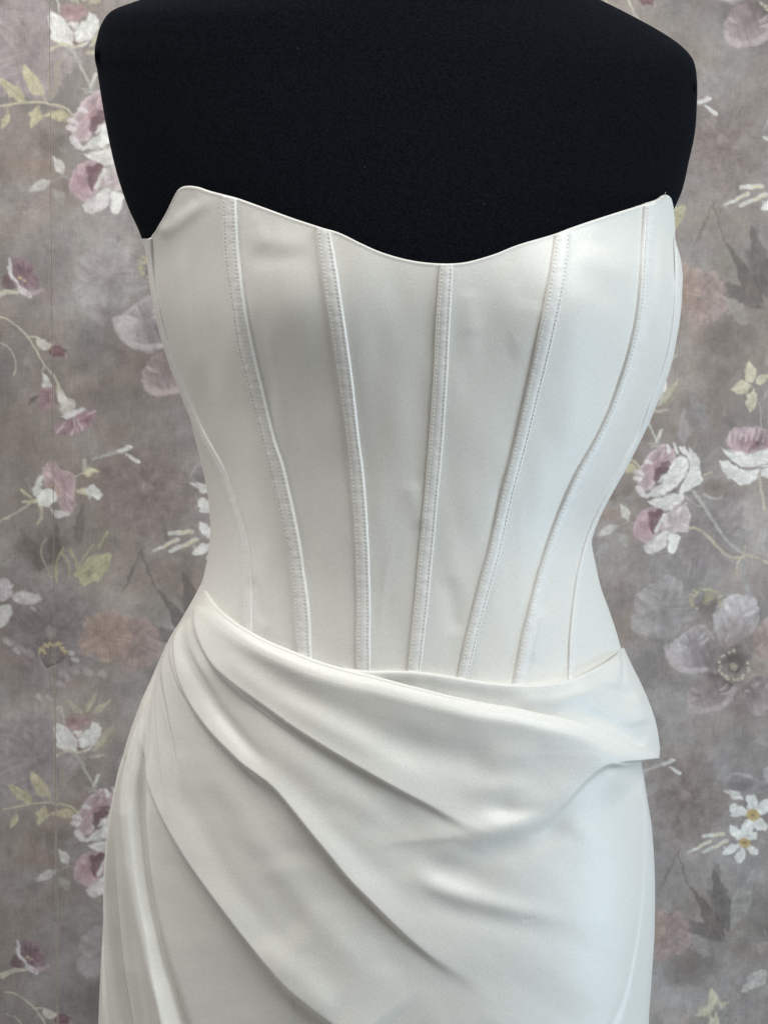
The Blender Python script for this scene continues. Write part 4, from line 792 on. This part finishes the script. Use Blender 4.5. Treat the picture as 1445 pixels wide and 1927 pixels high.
    h += f([(340, 1175), (306, 1260), (288, 1340), (276, 1420), (266, 1500), (262, 1590)], .0024, 13, 4, .0010, 5, flip=True, ends=(.35, .4), tail=.15)
    # F8, F9 and further: narrow pleats by the side
    h += f([(320, 1205), (290, 1280), (266, 1360), (250, 1430), (241, 1500), (237, 1584), (236, 1667), (239, 1737), (243, 1830), (248, 1930), (252, 2040)], .0125, 20, 4, .0060, 6, flip=True, ends=(.3, .05))
    h += f([(300, 1250), (262, 1350), (236, 1440), (224, 1520), (213, 1646), (211, 1729), (214, 1812), (218, 1895), (222, 2000)], .0070, 13, 4, .0030, 5, flip=True, ends=(.4, .05))
    h += ridge(px, py, [(262, 1660), (272, 1760), (288, 1900), (300, 2020)], -.0022, 9, (.3, .05)); h += ridge(px, py, [(312, 1230), (284, 1310), (268, 1390), (262, 1480)], -.002, 8, (.2, .3))
    # faint long folds between the main ones
    h += ridge(px, py, [(390, 1150), (470, 1230), (590, 1310), (720, 1370), (850, 1410)], -.0013, 26, (.25, .5)); h += ridge(px, py, [(400, 1200), (520, 1300), (640, 1370), (760, 1440), (860, 1480)], .0010, 20, (.2, .5))
    h += ridge(px, py, [(400, 1260), (520, 1390), (640, 1480), (760, 1570), (900, 1640)], .0012, 26, (.3, .5)); h += ridge(px, py, [(440, 1370), (560, 1480), (660, 1590), (760, 1680), (900, 1770)], -.0010, 24, (.3, .5))
    h += ridge(px, py, [(350, 1330), (430, 1480), (540, 1640), (660, 1780), (800, 1900)], .0014, 30, (.3, .4)); h += ridge(px, py, [(320, 1400), (380, 1540), (470, 1690), (600, 1840)], -.0009, 20, (.3, .4))
    # pale band from the hip point towards the centre
    h += ridge(px, py, [(1125, 1446), (1060, 1488), (990, 1528), (900, 1560), (800, 1584), (690, 1594)], .0026, 30, (.2, .55)); h += ridge(px, py, [(1100, 1505), (1020, 1568), (930, 1604), (820, 1626)], -.0014, 26, (.3, .4))
    # soft hollows and hills on the hip
    h += ridge(px, py, [(690, 1380), (780, 1405), (880, 1425), (960, 1440)], -.0022, 34, (.35, .3))
    h += ridge(px, py, [(880, 1440), (950, 1420), (1020, 1405)], .0010, 26, (.4, .4)); h += ridge(px, py, [(860, 1490), (940, 1478), (1030, 1482)], .0018, 24, (.4, .4)); h += ridge(px, py, [(900, 1520), (980, 1522), (1040, 1508)], -.0018, 16, (.4, .4))
    h += ridge(px, py, [(840, 1560), (920, 1556), (990, 1535), (1050, 1512)], .0020, 28, (.45, .45)); h += ridge(px, py, [(1045, 1525), (1085, 1560), (1130, 1585)], .0011, 26, (.4, .4)); h += ridge(px, py, [(985, 1585), (1050, 1565), (1120, 1590)], -.0010, 24, (.4, .4))
    h += f([(1241, 1428), (1206, 1432), (1175, 1431), (1147, 1427), (1125, 1434), (1090, 1466), (1052, 1512), (1025, 1541), (960, 1590)], .0060, 40, 9, .0024, 20, flip=True, ends=(.0, .5), prof=[1.1, 1.1, .8, .4, .3, .2])
    h += f([(690, 1590), (760, 1578), (860, 1566), (930, 1545)], .0008, 34, 14, .0003, 18, ends=(.4, .4))
    h += ridge(px, py, [(760, 1638), (800, 1653), (866, 1680), (991, 1711), (1120, 1733)], .0017, 18, (.2, .55)); h += ridge(px, py, [(780, 1620), (850, 1634), (960, 1660)], -.0016, 24, (.3, .5)); h += ridge(px, py, [(770, 1675), (860, 1714), (990, 1744), (1080, 1756)], -.0012, 22, (.3, .5))
    h += ridge(px, py, [(462, 1640), (520, 1632), (620, 1630), (690, 1640)], .0003, 20, (.4, .6)); h += ridge(px, py, [(470, 1622), (540, 1602), (640, 1588)], -.0003, 22)
    h += ridge(px, py, [(700, 1500), (760, 1560), (800, 1640)], -.0012, 46); h += ridge(px, py, [(540, 1740), (640, 1820), (720, 1930)], .0020, 64, (.2, .1)); h += ridge(px, py, [(490, 1755), (545, 1805), (640, 1900)], .0014, 26, (.2, .2))
    h += ridge(px, py, [(980, 1728), (995, 1726), (1006, 1720)], -.00025, 4, (.2, .2))
    # side seam
    h += f([(1196, 1440), (1208, 1500), (1212, 1580), (1211, 1646), (1206, 1710), (1198, 1771), (1178, 1875), (1163, 1930), (1130, 2040)], .0016, 18, 5, .0006, 6, ends=(.2, .0))
    h += .0011 * (vnoise((px + py * .6) / 130, (py - px * .6) / 75, 31) - .5) + .0003 * (vnoise((px + py * .6) / 52, (py - px * .6) / 34, 33) - .5)
    h *= 1 - .92 * sstep(1420, 1430, py) * (1 - sstep(1450, 1500, py)) * sstep(1150, 1205, px)
    h *= .22 + .78 * sstep(0, 170, np.hypot(px - 374, py - 1108))
    ed = np.minimum(sstep(-8, 40, px - SL(py)), sstep(0, .010, 1 - u)[None, :])
    Nd = np.stack([N[..., 0] * np.where(N[..., 0] > 0, .12, .85), np.minimum(N[..., 1], -.35), N[..., 2] * (1 - .85 * sstep(1040, 1180, px) * sstep(1360, 1400, py) * (1 - sstep(1460, 1520, py)))], -1)
    Pm = S + Nd * (h * (.05 + .95 * ed))[..., None]
    top = Pm[0]; n0 = N[0]
    tdir = np.gradient(top, axis=0); tdir /= np.linalg.norm(tdir, axis=1, keepdims=True) + 1e-12
    up = np.cross(tdir, n0); up = np.where((up[:, 2:3] < 0), -up, up)
    rad = .0018 * np.ones((nu_, 1))
    roll = [top + up * rad * math.sin(a) - n0 * rad * (1 - math.cos(a)) for a in (3.1, 2.6, 2.1, 1.6, 1.1, .6, .25)]
    tk = (1 - .93 * sstep(.72, .95, u))[:, None]; roll = [top - n0 * .0062 * tk - up * .012 * tk] + roll
    return grid_mesh('draped_skirt', np.concatenate([np.array(roll), Pm]), SATIN, dress)
drape()
# back of the skirt
ys = np.linspace(1104, 2300, 160); rowsP = []
for y in ys:
    w = surf(np.array([float(SL(y)), float(SR(y))]), np.array([y, y])); c = (w[0] + w[1]) / 2; hw = (w[1] - w[0])[0] / 2
    ph = np.linspace(-.5, math.pi + .5, 80); rowsP.append(np.stack([c[0] - (hw - .0015) * np.cos(ph), c[1] + np.where(np.sin(ph) < 0, .045, float(DF(y)) * 0.7 - c[1]) * np.sin(ph), np.full_like(ph, c[2])], -1))
grid_mesh('skirt_back', np.array(rowsP), SATIN, dress, flip=True)
# loose threads along the top edge
def thread(pts, r=.00012):
    c = catmull(pts, 6); p = surf(c[:, 0], c[:, 1]) + np.array([0, -.0016, 0]); V = []; Fc = []
    for i, q in enumerate(p):
        for j in range(5):
            a = j * 2 * math.pi / 5; V.append(q + np.array([r * math.cos(a), r * .7, r * math.sin(a)]))
    for i in range(len(p) - 1):
        for j in range(5): k = (j + 1) % 5; Fc.append((i * 5 + j, i * 5 + k, i * 5 + 5 + k, i * 5 + 5 + j))
    return raw_mesh('loose_thread', V, Fc, THREAD, dress)
for pts in [[(1234, 381), (1238, 373), (1245, 369), (1252, 371)], [(1252, 372), (1250, 366), (1251, 362)], [(1240, 378), (1244, 373), (1248, 376), (1243, 380)], [(1080, 1362), (1084, 1355), (1088, 1360)], [(868, 1158), (873, 1152), (880, 1154)]]:
    thread(pts)
adopt(dress)
bpy.context.view_layer.update()
